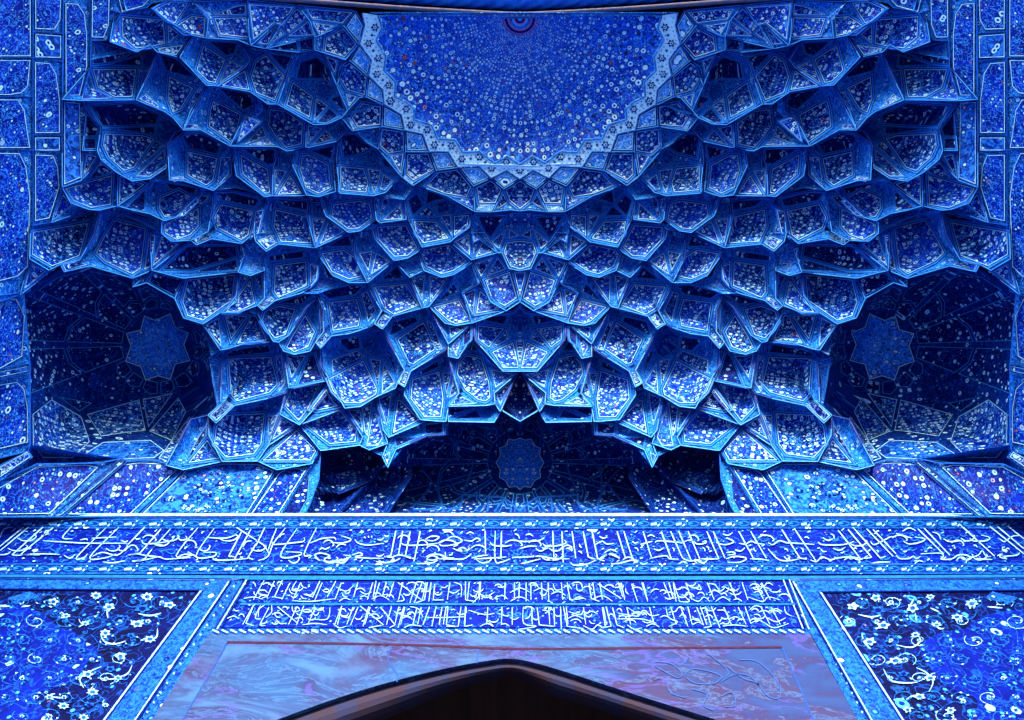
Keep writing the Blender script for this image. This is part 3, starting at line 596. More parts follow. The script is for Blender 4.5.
def shell(o, fld, surf, focus, rings=9, step=5.0, skirt=0.0):
    B = densify(ccw(o), step); n = len(B); f = np.array(focus)
    mb = MB(); X, Y = [], []
    ss = [1-(k/rings)**1.3 for k in range(rings)]
    ss[1] = 0.985
    for s in ss:
        R = f+(B-f)*s; X.append(R[:, 0]); Y.append(R[:, 1])
    X.append(np.array([f[0]])); Y.append(np.array([f[1]]))
    X = np.concatenate(X); Y = np.concatenate(Y)
    # radial profile evaluated analytically, so the lip stays exactly on the vault's chord surface
    pu = np.concatenate([np.full(n, fld.base+fld.B*(1-s**fld.p)) for s in ss]+[[fld.base+fld.B]])
    pu = pu+fld.lean(X, Y)
    V = surf(X, Y, pu)
    fc = []
    if skirt:
        nV = len(V); V = np.concatenate([V, surf(B[:, 0], B[:, 1], pu[:n]+skirt)])
        fc += [[i, nV+i, nV+(i+1) % n, (i+1) % n] for i in range(n)]
    for q in range(rings-1):
        for i in range(n):
            j = (i+1) % n
            fc.append([q*n+i, q*n+j, (q+1)*n+j, (q+1)*n+i])
    for i in range(n): fc.append([(rings-1)*n+i, (rings-1)*n+(i+1) % n, rings*n])
    mb.add(V, fc, 0)
    return mb

def bay_sectors(o, focus, c):
    """rings of tiled facets round the star of a bay"""
    if c['tier'] not in (20, 21): return []
    o = np.array(ccw(o)); f = np.array(focus); out = []
    def rad(a):
        d = np.array([math.cos(a), math.sin(a)]); best = 1e9
        for p, q in zip(o, np.roll(o, -1, 0)):
            e = q-p; den = d[0]*e[1]-d[1]*e[0]
            if abs(den) < 1e-9: continue
            w = p-f; t = (w[0]*e[1]-w[1]*e[0])/den; u = (w[0]*d[1]-w[1]*d[0])/den
            if t > 0 and -1e-6 <= u <= 1.000001: best = min(best, t)
        return best if best < 1e8 else 0
    R0 = 37 if c['tier'] == 20 else 32
    N = 16 if c['tier'] == 20 else 22
    def pt(a, r): return (f[0]+r*math.cos(a), f[1]+r*math.sin(a))
    for k in range(N):
        a0, a1 = 2*math.pi*k/N+.03, 2*math.pi*(k+1)/N-.03; am = (a0+a1)/2
        low = c['tier'] == 20 and math.sin(am) > .45
        r0, r1, rm = rad(a0)*.96, rad(a1)*.96, rad(am)*.96
        lim = min(r0, r1, rm)
        if lim < R0+8: continue
        if low: r0 = r1 = rm = lim = min(lim, R0+24)
        s = R0+(lim-R0)*(.42 if k % 2 else .55); s2 = R0+(lim-R0)*(.55 if k % 2 else .42)
        out.append(('d', [pt(a0, R0), pt(a1, R0), pt(a1, s2-1), pt(am, (s+s2)/2+2), pt(a0, s-1)]))
        if low: continue
        n_ = max(1, int((max(r0, r1)-s)/55))
        for h in range(n_):
            def L(r, z): return z+(r-z)*h/n_+1.2, z+(r-z)*(h+1)/n_-1.2
            b0, e0 = L(r0, s); b1, e1 = L(r1, s2); bm, em = L(rm, (s+s2)/2+3)
            out.append(('d', [pt(a0, b0), pt(am, bm), pt(a1, b1), pt(a1, e1), pt(am, em), pt(a0, e0)]))
    return out

def build_cell(o, focus, c, facets, side):
    par = owner(c['tier'], side)
    px = math.sqrt(abs(area(o)))
    facets = facets+bay_sectors(o, focus, c)
    B = c['B']*0.60*px*0.0235 if c['tier'] < 20 else c['B']
    if c['tier'] in (20, 21): B = c['B']
    if c['tier'] in (22, 23): B = c['B']
    tl = 0.0 if c['base'] > .5 or c['tier'] >= 20 or c['B'] < .1 else min(.24, 0.20*px*0.0235)*(0.5 if c['tier'] in (0, 1) else 1)
    cen = np.mean(o, axis=0)
    if abs(cen[0]-CX) < 62 and 222 < cen[1] < 312 and c['tier'] < 20: tl *= .25; B *= .75     # the flat star at the centre
    fld = Field(o, focus, B, c['p'], c['base'], tl)
    nm = {20: 'bay_shell', 21: 'bay_shell', 22: 'wall_facing', 23: 'wall_facing'}.get(c['tier'], 'muqarnas_cell')
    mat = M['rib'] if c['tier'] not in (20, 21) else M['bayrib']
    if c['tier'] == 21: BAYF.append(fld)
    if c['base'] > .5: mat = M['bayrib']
    cell = shell(o, fld, dome, focus, skirt=0.55 if tl else 0.0).build(nm, [mat], par, smooth=True)
    for k, poly in facets:
        big = c['tier'] in (22, 23)
        ln = (0.5, 1.3, 1.8) if big else (0.45, 1.05, 1.45)
        if k in 'ds': ln = (0.3, 0.75, 1.1)
        fr = 0.0
        if c['tier'] < 20 and k in 'fbd':
            r = inradius(poly, centroid(poly)); fr = 2.7 if r > 6.5 else (1.2 if r > 2.5 else 0.8)
        lm = M['line'] if k not in 'ds' else M['rim']
        if k == 'n': ln = (0.5, 1.4, 2.0)
        pm = panel_mesh(poly, dome, fld, proud=random.uniform(0.022, 0.042) if c['tier'] < 20 else 0.05, lines=ln, frame=fr)
        nm = KIND_NAME[k]
        if nm == 'tile_panel' and len(poly) == 3: nm = 'triangle_panel'
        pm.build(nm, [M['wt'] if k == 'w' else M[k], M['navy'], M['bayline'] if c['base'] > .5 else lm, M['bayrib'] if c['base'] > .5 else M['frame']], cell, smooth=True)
    if c['rim'] and c['tier'] not in (20, 21):
        mb = MB()
        P = densify(ccw(o), 4.0)
        if c['tier'] < 20:
            q = (P-fld.c)@fld.d; e = (q-fld.lo)/(fld.hi-fld.lo+1e-6)
            ribbon(mb, P, 1.2, dome, fld.lean(P[:, 0], P[:, 1])-0.008, 1, closed=True)
            # the overhanging lip has its highlight painted as a bright edge, the other joints only a thin azure one
            lip = e > 0.60; nP = len(P)
            ribbon(mb, P, 0.42, dome, fld.lean(P[:, 0], P[:, 1])-0.014, 2, ridge=0.012, closed=True)
            if lip.any() and not lip.all():
                s0 = next(i for i in range(nP) if lip[i] and not lip[i-1])
                run = []
                for k_ in range(nP+1):
                    ii = (s0+k_) % nP
                    if k_ < nP and lip[ii]: run.append(ii)
                    else:
                        if len(run) > 1:
                            Q = P[run]; ribbon(mb, Q, 0.7, dome, fld.lean(Q[:, 0], Q[:, 1])-0.02, 0, ridge=0.035)
                        run = []
        else:
            ribbon(mb, P, 0.7, dome, -0.02, 2, ridge=0.035, closed=True)
        mb.build('rim', [M['rim'], M['navy'], M['edge']], cell)
BAYF = []
M['bayline'] = glaze('bay_shade_line', (0.004, 0.06, 0.4), (0.01, 0.12, 0.55))  # line glaze dimmed to paint in the shade of the bays
M['bayrib'] = floral('bay_shade_tile', (0.001, 0.008, 0.10), (0.002, 0.02, 0.2), (0.004, 0.06, 0.4), ring=7.0, dots=10.0, ringp=0.8, dotr=0.3, leafp=0.5, dotc=SKYB, rust=.99)  # rib tile with the shade of the deep bays put into its colour
for c in CELLS:
    if c['axis']:
        h = [snap(p) for p in c['o']]
        o = full_axis(h)
        fs = []
        for k, P in c['fs']:
            if abs(P[0][0]-CX) < 2.5 and abs(P[-1][0]-CX) < 2.5: fs.append((k, full_axis(P)))
            else:
                P = [(min(x, CX-0.5), y) for x, y in P]
                fs.append((k, P)); fs.append((k, [(MIR-x, y) for x, y in P]))
        build_cell(o, (CX, c['f'][1]), c, fs, 0)
    else:
        o = [snap(p) for p in c['o']]
        build_cell(o, c['f'], c, c['fs'], 0)
        build_cell([(MIR-x, y) for x, y in o], (MIR-c['f'][0], c['f'][1]), c, [(k, [(MIR-x, y) for x, y in P]) for k, P in c['fs']], 1)

# --- the flowered cap with its white zigzag border
inner = pts('P', '245,78 265,145 235,205 285,290 275,360 335,420 330,495 385,520')+pts('Q', '430,45 425,100 520,130 550,200 640,205 680,270 765,265 845,325 910,290 972,332')
outer = pts('P', '165,66 178,130 152,225 213,310 198,388 270,460 277,535')+pts('Q', '365,75 383,155 475,175 508,265 605,265 655,345 765,340 825,400 905,360 972,405')
cap = thing('dome_cap', 'flowered dome cap spreading like a fan from a rosette under the front arch', 'dome cap')
inner_f = full_axis([(CX, 15.5)]+[(448, 12.2)]+inner)
capB = Field(inner_f, (CX, 70), 0.55, 2.2, 0.0)
pm = panel_mesh(inner_f, dome, capB, proud=0.02, lines=(0.4, 0.9, 1.6), step=4.0)
cp = pm.build('cap_shell', [M['c'], M['rim'], M['rim']], cap, smooth=True)
def polar_uv(o, k):
    me = o.data; V = np.empty(len(me.vertices)*3); me.vertices.foreach_get('co', V); V = V.reshape(-1, 3)
    C0 = dome(CX, 17.0, 0.0); r = np.hypot(V[:, 0]-C0[0], V[:, 1]-C0[1])+.12
    uv = np.stack([np.arctan2(V[:, 0]-C0[0], V[:, 1]-C0[1]), np.log(r)], 1)*k
    idx = np.empty(len(me.loops), int); me.loops.foreach_get('vertex_index', idx)
    me.uv_layers[0].data.foreach_set('uv', uv[idx].ravel())
polar_uv(cp, 2.3)
mb = MB()
def strip_between(mb, A, Bp, k, push, mat):
    n = min(len(A), len(Bp))
    def resamp(P, N):
        P = np.array(P); L = np.r_[0, np.cumsum(np.linalg.norm(np.diff(P, axis=0), axis=1))]
        return np.stack([np.interp(np.linspace(0, L[-1], N), L, P[:, i]) for i in (0, 1)], 1)
    # a filled polygon, triangulated by blender
    return None
import mathutils
def poly_fill(polys, surf, push, name, mats, parent):
    """fill a polygon of picture points with triangles on a surface"""
    P = densify(polys, 6.0)
    tris = mathutils.geometry.tessellate_polygon([[mathutils.Vector((x, y, 0)) for x, y in P]])
    mb = MB(); pu = push(P[:, 0], P[:, 1]) if callable(push) else np.full(len(P), push)
    mb.add(surf(P[:, 0], P[:, 1], pu), [list(t) for t in tris], 0)
    return mb.build(name, mats, parent)
band = outer+[(MIR-x, y) for x, y in outer[::-1][1:]]
band_in = inner+[(MIR-x, y) for x, y in inner[::-1][1:]]
zz = poly_fill(band+band_in[::-1], dome, -0.03, 'zigzag_border', [M['zig']] if 'zig' in M else [M['w']], cap)
for P, w in ((band, .8), (band_in, .8)):
    mb = MB(); ribbon(mb, densify(P, 4)[:-1], w, dome, -0.04, 0, ridge=0.02)
    mb.build('border_fillet', [M['rib']], zz)
# dark rosettes set along the zigzag border
def flower(mb, c, r, surf, push, m_out, m_in, petals=6, rot=0.0, sq=1.0):
    a = np.linspace(0, 2*math.pi, petals*4, endpoint=False)
    rr = r*(0.82+0.22*np.cos(petals*a))
    X = np.r_[c[0]+rr*np.cos(a+rot), c[0]]; Y = np.r_[c[1]+sq*rr*np.sin(a+rot), c[1]]
    n = len(a); mb.add(surf(X, Y, np.full(n+1, push)), [[i, (i+1) % n, n] for i in range(n)], m_out)
    X = np.r_[c[0]+.42*r*np.cos(a), c[0]]; Y = np.r_[c[1]+sq*.42*r*np.sin(a), c[1]]
    mb.add(surf(X, Y, np.full(n+1, push-0.006)), [[i, (i+1) % n, n] for i in range(n)], m_in)
mb = MB()
ros = pts('P', '230,140 198,222 247,298 240,380 300,437 308,515')+pts('Q', '312,8 390,47 413,128 498,152 535,230 622,235 675,302 765,292 828,348 903,318')
dots = pts('P', '215,180 222,260 245,340 270,410 305,478')+pts('Q', '350,28 400,92 456,140 518,190 578,230 648,265 720,300 795,318 866,335')
for q in ros+[(MIR-x, y) for x, y in ros]+pts('Q', '972,360'):
    flower(mb, q, 4.2, dome, -0.045, 0, 2, petals=6); flower(mb, q, 3.1, dome, -0.052, 1, 0, petals=6); flower(mb, q, 2.0, dome, -0.059, 2, 0, petals=5)
for side_ in (0, 1):
    for A_, B_, t_ in [(inner, outer, s_/60) for s_ in range(1, 60)]:
        def at(P, t):
            P = np.array(P); L = np.r_[0, np.cumsum(np.linalg.norm(np.diff(P, axis=0), axis=1))]
            return np.array([np.interp(t*L[-1], L, P[:, i]) for i in (0, 1)])
        a_, b_ = at(A_, t_), at(B_, t_)
        for f_ in (.22, .78):
            q = a_+(b_-a_)*f_; q = (MIR-q[0], q[1]) if side_ else tuple(q)
            flower(mb, q, .75, dome, -0.043, 0, 1, petals=3)
for q in dots+[(MIR-x, y) for x, y in dots]: flower(mb, q, 1.7, dome, -0.045, 0, 1, petals=4)
mb.build('rosette_pattern', [M['navy'], M['p'], M['w']], zz)
# rosette at the crown
mb = MB()
for r, k in ((15, 0), (12.6, 1), (11, 2), (8.2, 3), (6.5, 1), (5, 0), (2.6, 3)):
    a = np.linspace(0, math.pi, 40)
    X = np.r_[CX+r*np.cos(a), CX]; Y = np.r_[18.5+r*.98*np.sin(a), 18.5]
    mb.add(dome(X, Y, capB(X, Y)-0.045-0.004*(15-r)), [[i, i+1, 40] for i in range(39)], k)
for i in range(17):
    a = math.pi*(i+.5)/17; flower(mb, (CX+17.2*math.cos(a), 18.5+16.6*math.sin(a)), 1.4, lambda x, y, p: dome(x, y, capB(x, y)+p), -0.05, 4, 0, petals=3)
M['rose'] = glaze('rose_glaze', (0.30, 0.10, 0.42), (0.42, 0.14, 0.45))
mb.build('crown_rosette', [M['navy'], M['rose'], M['rib'], M['rim'], M['rose']], cp)

# blossoms gathered on the pale panels either side of the middle bay
for side_ in (0, 1):
    par = next(o for o in TW[side_].children if any(abs(ch.data.materials[0].name.find('pale')) == 0 for ch in o.children))
    par = [o for o in TW[side_].children if any(ch.name.startswith('pale_panel') for ch in o.children)][-1]
    mb = MB(); rq = random.Random(5)
    for cx, cy, n_, sx_, sy_, cols in ((214, 488, 34, 20, 6.5, (0, 0, 2, 1)), (200, 508, 26, 24, 3.6, (2, 1)), (228, 472, 8, 18, 3, (2, 2)), (205, 498, 30, 42, 12, (2, 0))):
        for z in range(n_):
            a_ = rq.uniform(0, 6.283); r_ = math.sqrt(rq.random()); x_ = cx+sx_*r_*math.cos(a_); y_ = cy+sy_*r_*math.sin(a_)
            if side_: x_ = MIR-x_
            flower(mb, (x_, y_), rq.uniform(1.0, 2.3), dome, -0.03-z*.0006, rq.choice(cols), 0, rq.choice((4, 5, 6)), sq=.7)
    mb.build('blossom_pattern', [M['navy'], M['w'], M['frame']], par)

# ribs that divide the middle bay into hollows
bay = TIER[21].children[0]
fb = None
mb = MB()
for s_ in ('345,430 340,480 270,570 195,690', '470,500 420,570 360,650 520,630 470,500', '360,395 420,440 470,500', '620,355 605,290 640,190', '600,290 565,225', '545,690 505,560 510,430 560,375 620,355', '640,560 690,430 700,380',
           '640,570 790,580 880,590 967,665', '640,570 625,640 560,650', '110,490 190,410 260,380', '110,490 -10,575', '790,580 780,690', '880,590 800,690'):
    P = smooth(pts('L', s_), 4)
    for sd in (0, 1):
        Q = P if not sd else np.stack([MIR-P[:, 0], P[:, 1]], 1)
        Q = Q[(Q[:, 1] < 515)]
        if len(Q) > 2: ribbon(mb, Q, 1.1, dome, -0.05, 0, ridge=0.06, field=BAYF[0])
mb.build('rib', [M['bayline']], bay)

# --- masonry behind the tiles: closes the vault so that no sky shows through the joints
xx = np.arange(-150, 1200, 15.0); yy = np.concatenate([np.arange(-8, 14, 6.0), np.arange(14, 560, 12.0)])
GX, GY = np.meshgrid(xx, yy); nx_, ny_ = len(xx), len(yy)
# front edge follows the arch
V = dome(GX.ravel(), GY.ravel(), np.full(GX.size, 4.6))
mb = MB(); mb.add(V, [[j*nx_+i, j*nx_+i+1, (j+1)*nx_+i+1, (j+1)*nx_+i] for j in range(ny_-1) for i in range(nx_-1)], 0)
M['brick'] = glaze('dark_masonry', (0.02, 0.03, 0.07), (0.03, 0.04, 0.09))
bk = mb.build('vault_masonry', [M['brick']]); tag(bk, 'plain masonry shell behind the blue tiles of the half dome', 'masonry')
bk['kind'] = 'structure'
# ------------------------------------------------------------------ the back wall, its inscriptions and the door surround
def marble(name):
    m, nt, b = newmat(name, 0.4, 0.06)
    uv = nd(nt, 'ShaderNodeUVMap'); uv.uv_map = 'UVMap'
    mp = nd(nt, 'ShaderNodeMapping'); mp.inputs['Scale'].default_value = (0.55, 1.5, 1); nt.links.new(uv.outputs[0], mp.inputs[0])
    n1 = nd(nt, 'ShaderNodeTexNoise', Scale=0.55, Detail=6.0, Roughness=0.62, Distortion=0.7); nt.links.new(mp.outputs[0], n1.inputs['Vector'])
    n2 = nd(nt, 'ShaderNodeTexNoise', Scale=1.3, Detail=8.0, Roughness=0.68, Distortion=1.2); nt.links.new(mp.outputs[0], n2.inputs['Vector'])
    col = mix(nt, step_(nt, n1.outputs[0], 0.47, 0.10), (0.016, 0.055, 0.17), (0.022, 0.022, 0.085))
    col = mix(nt, step_(nt, n2.outputs[0], 0.55, 0.10), col, (0.035, 0.10, 0.25))
    n3 = nd(nt, 'ShaderNodeTexNoise', Scale=0.8, Detail=5.0, Roughness=0.6); nt.links.new(uv.outputs[0], n3.inputs['Vector'])
    col = mix(nt, math_(nt, 'MULTIPLY', step_(nt, n3.outputs[0], 0.60, 0.10), 0.75), col, (0.03, 0.018, 0.068))
    sx = nd(nt, 'ShaderNodeSeparateXYZ'); nt.links.new(uv.outputs[0], sx.inputs[0])
    sd = math_(nt, 'MULTIPLY', sx.outputs[0], -1.0)
    gmix = step_(nt, math_(nt, 'ADD', sd, math_(nt, 'MULTIPLY', math_(nt, 'SUBTRACT', n1.outputs[0], 0.5), 9.0)), 1.6, 0.5)
    col = mix(nt, math_(nt, 'MULTIPLY', gmix, 0.75), col, mix(nt, step_(nt, n2.outputs[0], 0.5, 0.08), (0.036, 0.020, 0.068), (0.014, 0.025, 0.12)))
    v = math_(nt, 'ABSOLUTE', math_(nt, 'SUBTRACT', n2.outputs[0], 0.45))
    col = mix(nt, math_(nt, 'MULTIPLY', step_(nt, v, 0.012, 0.01, True), 0.6), col, (0.04, 0.12, 0.30))
    v2 = math_(nt, 'ABSOLUTE', math_(nt, 'SUBTRACT', n1.outputs[0], 0.53))
    col = mix(nt, math_(nt, 'MULTIPLY', step_(nt, v2, 0.008, 0.006, True), 0.7), col, (0.05, 0.05, 0.25))
    nt.links.new(col, b.inputs['Base Color'])
    bp = nd(nt, 'ShaderNodeBump', Strength=0.2, Distance=0.03); nt.links.new(n2.outputs[0], bp.inputs['Height']); nt.links.new(bp.outputs[0], b.inputs['Normal'])
    return m
M['marble'] = marble('blue_marble')
M['groove'] = glaze('dark_moulding', (0.002, 0.002, 0.006), (0.004, 0.004, 0.01), rough=0.5)
M['void'] = glaze('recess_shade', (0.02, 0.012, 0.012), (0.03, 0.018, 0.02), rough=0.9)  # near-black colour paints the shade inside the door recess
M['frieze'] = floral('inscription_ground', (0.001, 0.005, 0.16), (0.001, 0.009, 0.28), (0.012, 0.13, 0.55), ring=3.0, dots=9.0, ringp=0.97, dotr=0.26, leafp=0.45, rust=0.985, dotc=(0.08, 0.30, 0.75), scr=0.018, sscale=4.5)
M['sp0'] = floral('spandrel_dark', (0.0006, 0.0015, 0.022), (0.0008, 0.003, 0.06), (0.003, 0.04, 0.26), ring=4.0, dots=6.5, ringp=0.8, dotr=0.30, leafp=0.3, dotc=(0.03, 0.25, 0.75), ringc=(0.05, 0.35, 0.85), rust=0.99, sscale=4.5, scr=0.025)
M['sp1'] = floral('spandrel_bright', (0.0008, 0.004, 0.13), (0.001, 0.008, 0.24), (0.004, 0.05, 0.36), ring=4.5, dots=7.0, ringp=0.75, dotr=0.30, leafp=0.25, dotc=SKYB, ringc=(0.2, 0.5, 0.95), rust=0.97, sscale=5.5, scr=0.028)
M['band'] = floral('azure_band', (0.003, 0.045, 0.34), (0.005, 0.07, 0.44), (0.01, 0.12, 0.58), ring=6.0, dots=6.0, ringp=0.95, dotr=0.26, leafp=0.55, rust=.99, sscale=9.0, scr=.06)
M['ink'] = glaze('white_script', (0.17, 0.40, 0.80), (0.26, 0.48, 0.86))
M['chain'] = glaze('chain_ground', (0.001, 0.01, 0.12), (0.002, 0.025, 0.2))
M['strand'] = glaze('strand_glaze', (0.005, 0.08, 0.4), (0.01, 0.13, 0.5))
FL = flat(0.0)
def wpanel(P, name, mats, parent, proud=0.03, lines=(0.6, 1.5, 2.1), step=14.0):
    return panel_mesh(P, wall, FL, proud=proud, lines=lines, step=step).build(name, mats, parent)
def wpoly(P, name, mat, parent, push):
    P = densify(P, 20.0); t = mathutils.geometry.tessellate_polygon([[mathutils.Vector((x, y, 0)) for x, y in P]])
    mb = MB(); mb.add(wall(P[:, 0], P[:, 1], np.full(len(P), push)), [list(q) for q in t], 0)
    return mb.build(name, [mat], parent)
def wslab(P, name, mat, parent, push, depth):
    """a plate lying on the wall with real edges"""
    P = np.array(ccw(P), float); n = len(P)
    t = mathutils.geometry.tessellate_polygon([[mathutils.Vector((x, y, 0)) for x, y in P]])
    A = wall(P[:, 0], P[:, 1], np.full(n, push)); Bk = A+np.array([0, depth, 0])
    mb = MB(); mb.add(np.concatenate([A, Bk]), [list(q) for q in t]+[[i, (i+1) % n, n+(i+1) % n, n+i] for i in range(n)], 0)
    return mb.build(name, [mat], parent)
def wline(mb, P, w, push, mat=0): ribbon(mb, P, w, wall, push, mat)

# --- cornice ledge over the frieze
def wbox(name, x0, x1, y0, y1, z0, z1, mats, parent=None):
    mb = MB()
    v = [(x, y, z) for x in (x0, x1) for y in (y0, y1) for z in (z0, z1)]
    mb.add(v, [[0, 1, 3, 2], [4, 6, 7, 5], [0, 4, 5, 1], [2, 3, 7, 6], [0, 2, 6, 4], [1, 5, 7, 3]], 0)
    return mb.build(name, mats, parent)
def zat(y): return float(wall(CX, y, 0.0)[2])

frz = thing('inscription_frieze', 'long blue frieze of large white script running right across under the bays', 'inscription frieze')
wbox('ledge', -9.9, 9.9, WALL_Y-0.07, WALL_Y+0.2, zat(519.0), zat(516.6), [M['line']], frz)
fr = wpanel([(-40, 518.5), (1080, 518.5), (1080, 574), (-40, 574)], 'frieze_ground', [M['frieze'], M['navy'], M['strand']], frz, proud=0.02, lines=(.3, .8, 1.2))
for y0, y1 in ((519.5, 527.6), (564.2, 573.0)):
    bo = wslab([(-40, y0), (1080, y0), (1080, y1), (-40, y1)], 'border', M['chain'], frz, -0.035, 0.03)
    mb = MB(); yc = (y0+y1)/2; xs = np.arange(-40, 1081, 1.5)
    for ph in (0, math.pi): wline(mb, np.stack([xs, yc+2.3*np.sin(xs*2*math.pi/25+ph)], 1), .55, -0.039, 0)
    for i, x in enumerate(np.arange(-34, 1080, 12.5)):
        lean = (x-CX)/1000*-3
        if i % 2: wline(mb, [(x-3-lean, yc+.9), (x+3.2, yc-.2)], 1.05, -0.043, 1); wline(mb, [(x+4.2, yc+2.4), (x+6.2, yc+.4)], .7, -0.043, 1)
        else: wline(mb, [(x-2, yc-.6), (x+2, yc-.2)], .6, -0.043, 2); wline(mb, [(x-5, yc-2.4), (x-3, yc-2.8)], .5, -0.043, 1)
    for y in (y0-.1, y1+.1): wline(mb, [(-40, y), (500, y), (1080, y)], .75, -0.041, 3)
    mb.build('chain_pattern', [M['strand'], M['ink'], M['frame'], M['band']], bo)

STROKES = {
0: '100,95 0,180;190,95 0,250;230,95 0,285;345,95 95,320 170,322;425,100 165,315 320,318;165,318 330,310 480,315;0,320 60,310 85,290;575,90 500,180 580,190;345,205 500,215 720,225 1020,225;850,100 615,335 670,340 700,310;950,100 720,335 840,342 930,310;1024,245 940,320 820,298 740,330;820,375 900,382 1000,365;510,320 560,345 600,315;640,200 690,190 700,205;735,185 840,180 930,175;350,150 390,150 330,165;1024,205 970,200;400,120 350,160',
1: '135,95 0,235;265,110 95,305 0,320;340,110 170,300 130,350 40,375;560,100 385,325 510,322 480,292;690,105 545,325 680,332 700,300 600,298;910,130 805,330 850,332;985,110 850,355;870,100 1024,200;1024,230 960,340 1000,355;0,322 80,312 150,325 250,335 310,352 500,340;110,200 130,230 230,225 330,210;400,170 420,200 470,190 460,165;640,180 780,185 870,155;680,340 700,360 850,357 970,345;30,370 120,360 240,335;50,180 100,185;350,180 370,170 350,200;880,310 910,300;590,150 610,130;190,280 280,240;920,255 990,205',
2: '70,100 0,245;165,105 130,190 95,285;235,105 140,225 95,330 15,365;0,205 60,240 105,310;330,105 195,325 330,327 360,300 240,295;485,100 385,310 440,322 420,345;130,215 150,235 270,225 380,210 385,180;430,225 520,190 620,180 640,200;600,220 700,222 760,195 680,165;790,195 820,225 900,240 1024,225;470,340 510,365 470,320 520,305 590,325 550,350 570,372 680,360 760,330 700,320;770,320 830,300 850,320 790,335 900,345 1024,345;960,370 1000,380 1024,370;970,195 1024,180;960,320 1024,310;190,180 230,150;520,258 590,255;870,170 880,185;900,165 905,180;925,165 930,180;640,260 720,240',
3: '95,125 55,325 0,335;150,125 115,320;210,130 170,330 215,347;290,130 240,370;0,330 60,337 120,320 220,340;0,382 80,370 130,345;130,215 170,240 300,240 430,225;330,195 380,170 440,175 400,205 340,200;440,230 470,246 560,236 625,205 560,170 500,195 450,225;640,200 700,207 740,185 770,200 740,215;340,350 380,325 430,340 400,360 340,355;260,390 380,382 430,360;490,295 500,342 560,342;430,350 560,352 640,350 700,310;810,125 812,310;700,345 780,325 830,320;720,352 840,345 980,335;890,125 890,360 940,376 1010,350;940,130 935,350;850,215 870,240 960,250 1024,240;310,300 330,280;480,140 560,160;660,150 720,150;520,320 550,300;590,280 660,270;880,300 890,300;0,160 40,165;0,210 30,205',
4: '325,125 335,335;400,130 410,380;480,130 510,345;570,130 610,335 660,352;640,130 685,350 740,367;840,130 910,350;895,130 970,370;245,225 270,247 350,247 430,225 420,200;660,240 720,210 760,232 820,225;0,340 100,336 230,330 330,347 460,350;70,390 130,376 230,350;470,380 500,402 600,392 670,360;720,340 860,340;800,390 860,385 960,360 1010,365;60,270 130,250 200,250;60,205 100,212 210,205 260,180;20,150 60,190;690,355 860,347;110,160 170,170;540,230 560,260;530,290 560,310;700,170 760,175;740,300 840,295;960,210 1010,215;980,260 1010,290;170,320 190,330;240,260 290,260;430,270 470,280',
5: '25,130 90,335;170,130 250,350 310,355;245,130 340,345;310,130 410,365;385,130 480,355;535,130 630,350;585,130 680,345;790,130 910,350;885,130 1010,345;0,235 60,220 100,210;120,220 150,205 280,215 340,225;340,220 400,200 460,232 520,225 525,205 500,215;80,347 200,325 240,350 310,357;340,345 400,367 480,355;490,350 560,352 630,350;610,220 680,237 750,215 700,185 690,190;790,225 840,232 890,210 930,225 1000,235;690,350 760,330 850,345 800,377 700,377;690,300 740,295 760,312 700,320;880,350 960,352 1024,362;310,390 380,386;0,382 60,380;110,270 190,260;60,170 120,175;500,260 520,290;530,250 550,280;660,150 740,140;760,280 840,260;910,260 930,290;960,160 1000,170;260,260 270,290;360,260 370,280',
6: '110,115 255,345 310,352;215,115 390,377;560,120 745,355;640,115 830,340 760,347;690,110 900,345 940,330;790,110 1000,330;840,115 1024,310;0,220 40,237 90,205 150,220 300,230 370,235;400,215 440,237 600,237 690,210;820,210 850,237 930,200 980,175 1024,175;0,270 80,352 160,366 250,350;340,360 390,372 430,335 500,357 550,345 640,335 660,352 730,335;650,325 800,325;130,330 150,352 175,335 150,320;830,385 900,376 980,376;440,180 520,190;420,270 470,290;520,265 620,255;130,270 160,290;260,260 280,300;290,180 330,190;580,300 610,290;700,250 710,270;870,280 880,300;500,150 530,190',
7: '175,110 380,310;225,105 430,320;510,75 790,330;290,135 360,200;750,90 1024,310;810,90 1024,270;890,85 1024,190;0,145 60,165 130,185;60,210 110,232 200,215 230,190 150,175;380,190 430,212 530,205;590,185 620,207 720,205 750,180 680,160;830,190 870,212 930,170 1000,165;0,320 30,347 100,347 140,330 160,347 200,330;200,310 350,305 380,330 360,352 440,352 500,320 560,320 600,337 660,320 690,285 720,330 760,330;640,345 700,352 770,355;810,325 850,310 830,335 890,352;850,330 960,322 990,300;150,390 220,372;430,270 440,290;470,250 475,270;620,240 650,260;50,130 160,125;540,215 560,210;880,270 910,275;250,270 290,265;60,290 90,280'}
rnd = random.Random(3)
def script(mb, strokes, ox, oy, k, w, push, taper=True):
    for st in strokes.split(';'):
        P = np.array([[float(c) for c in q.split(',')] for q in st.split()])
        long_ = len(P) <= 3 and abs(P[0][1]-P[1][1]) > 90
        if len(P) > 2 and not long_: P = smooth(P, 5)
        elif len(P) > 2:
            P = np.concatenate([smooth(P[:2], 6)[:-1], smooth(P[1:], 5)])
        else:
            q = (P[1]-P[0]); mid_ = (P[0]+P[1])/2+np.array([q[1], -q[0]])*rnd.choice((-.22, .22))
            P = smooth([P[0], mid_, P[1]] if not long_ else P, 5)
        n = len(P)
        t = np.linspace(0, 1, n)
        if long_: ww = w*(1.15-.45*t); ww[0] = w*.7
        else: ww = w*(0.45+0.5*np.sin(math.pi*np.clip(t*1.05, 0, 1)))
        wline(mb, np.stack([ox+P[:, 0]/k, oy+P[:, 1]/k], 1), ww, push, 0)
mb = MB()
for q, st in STROKES.items(): script(mb, st, 128*q, 515, 8.0, .6, -0.05)
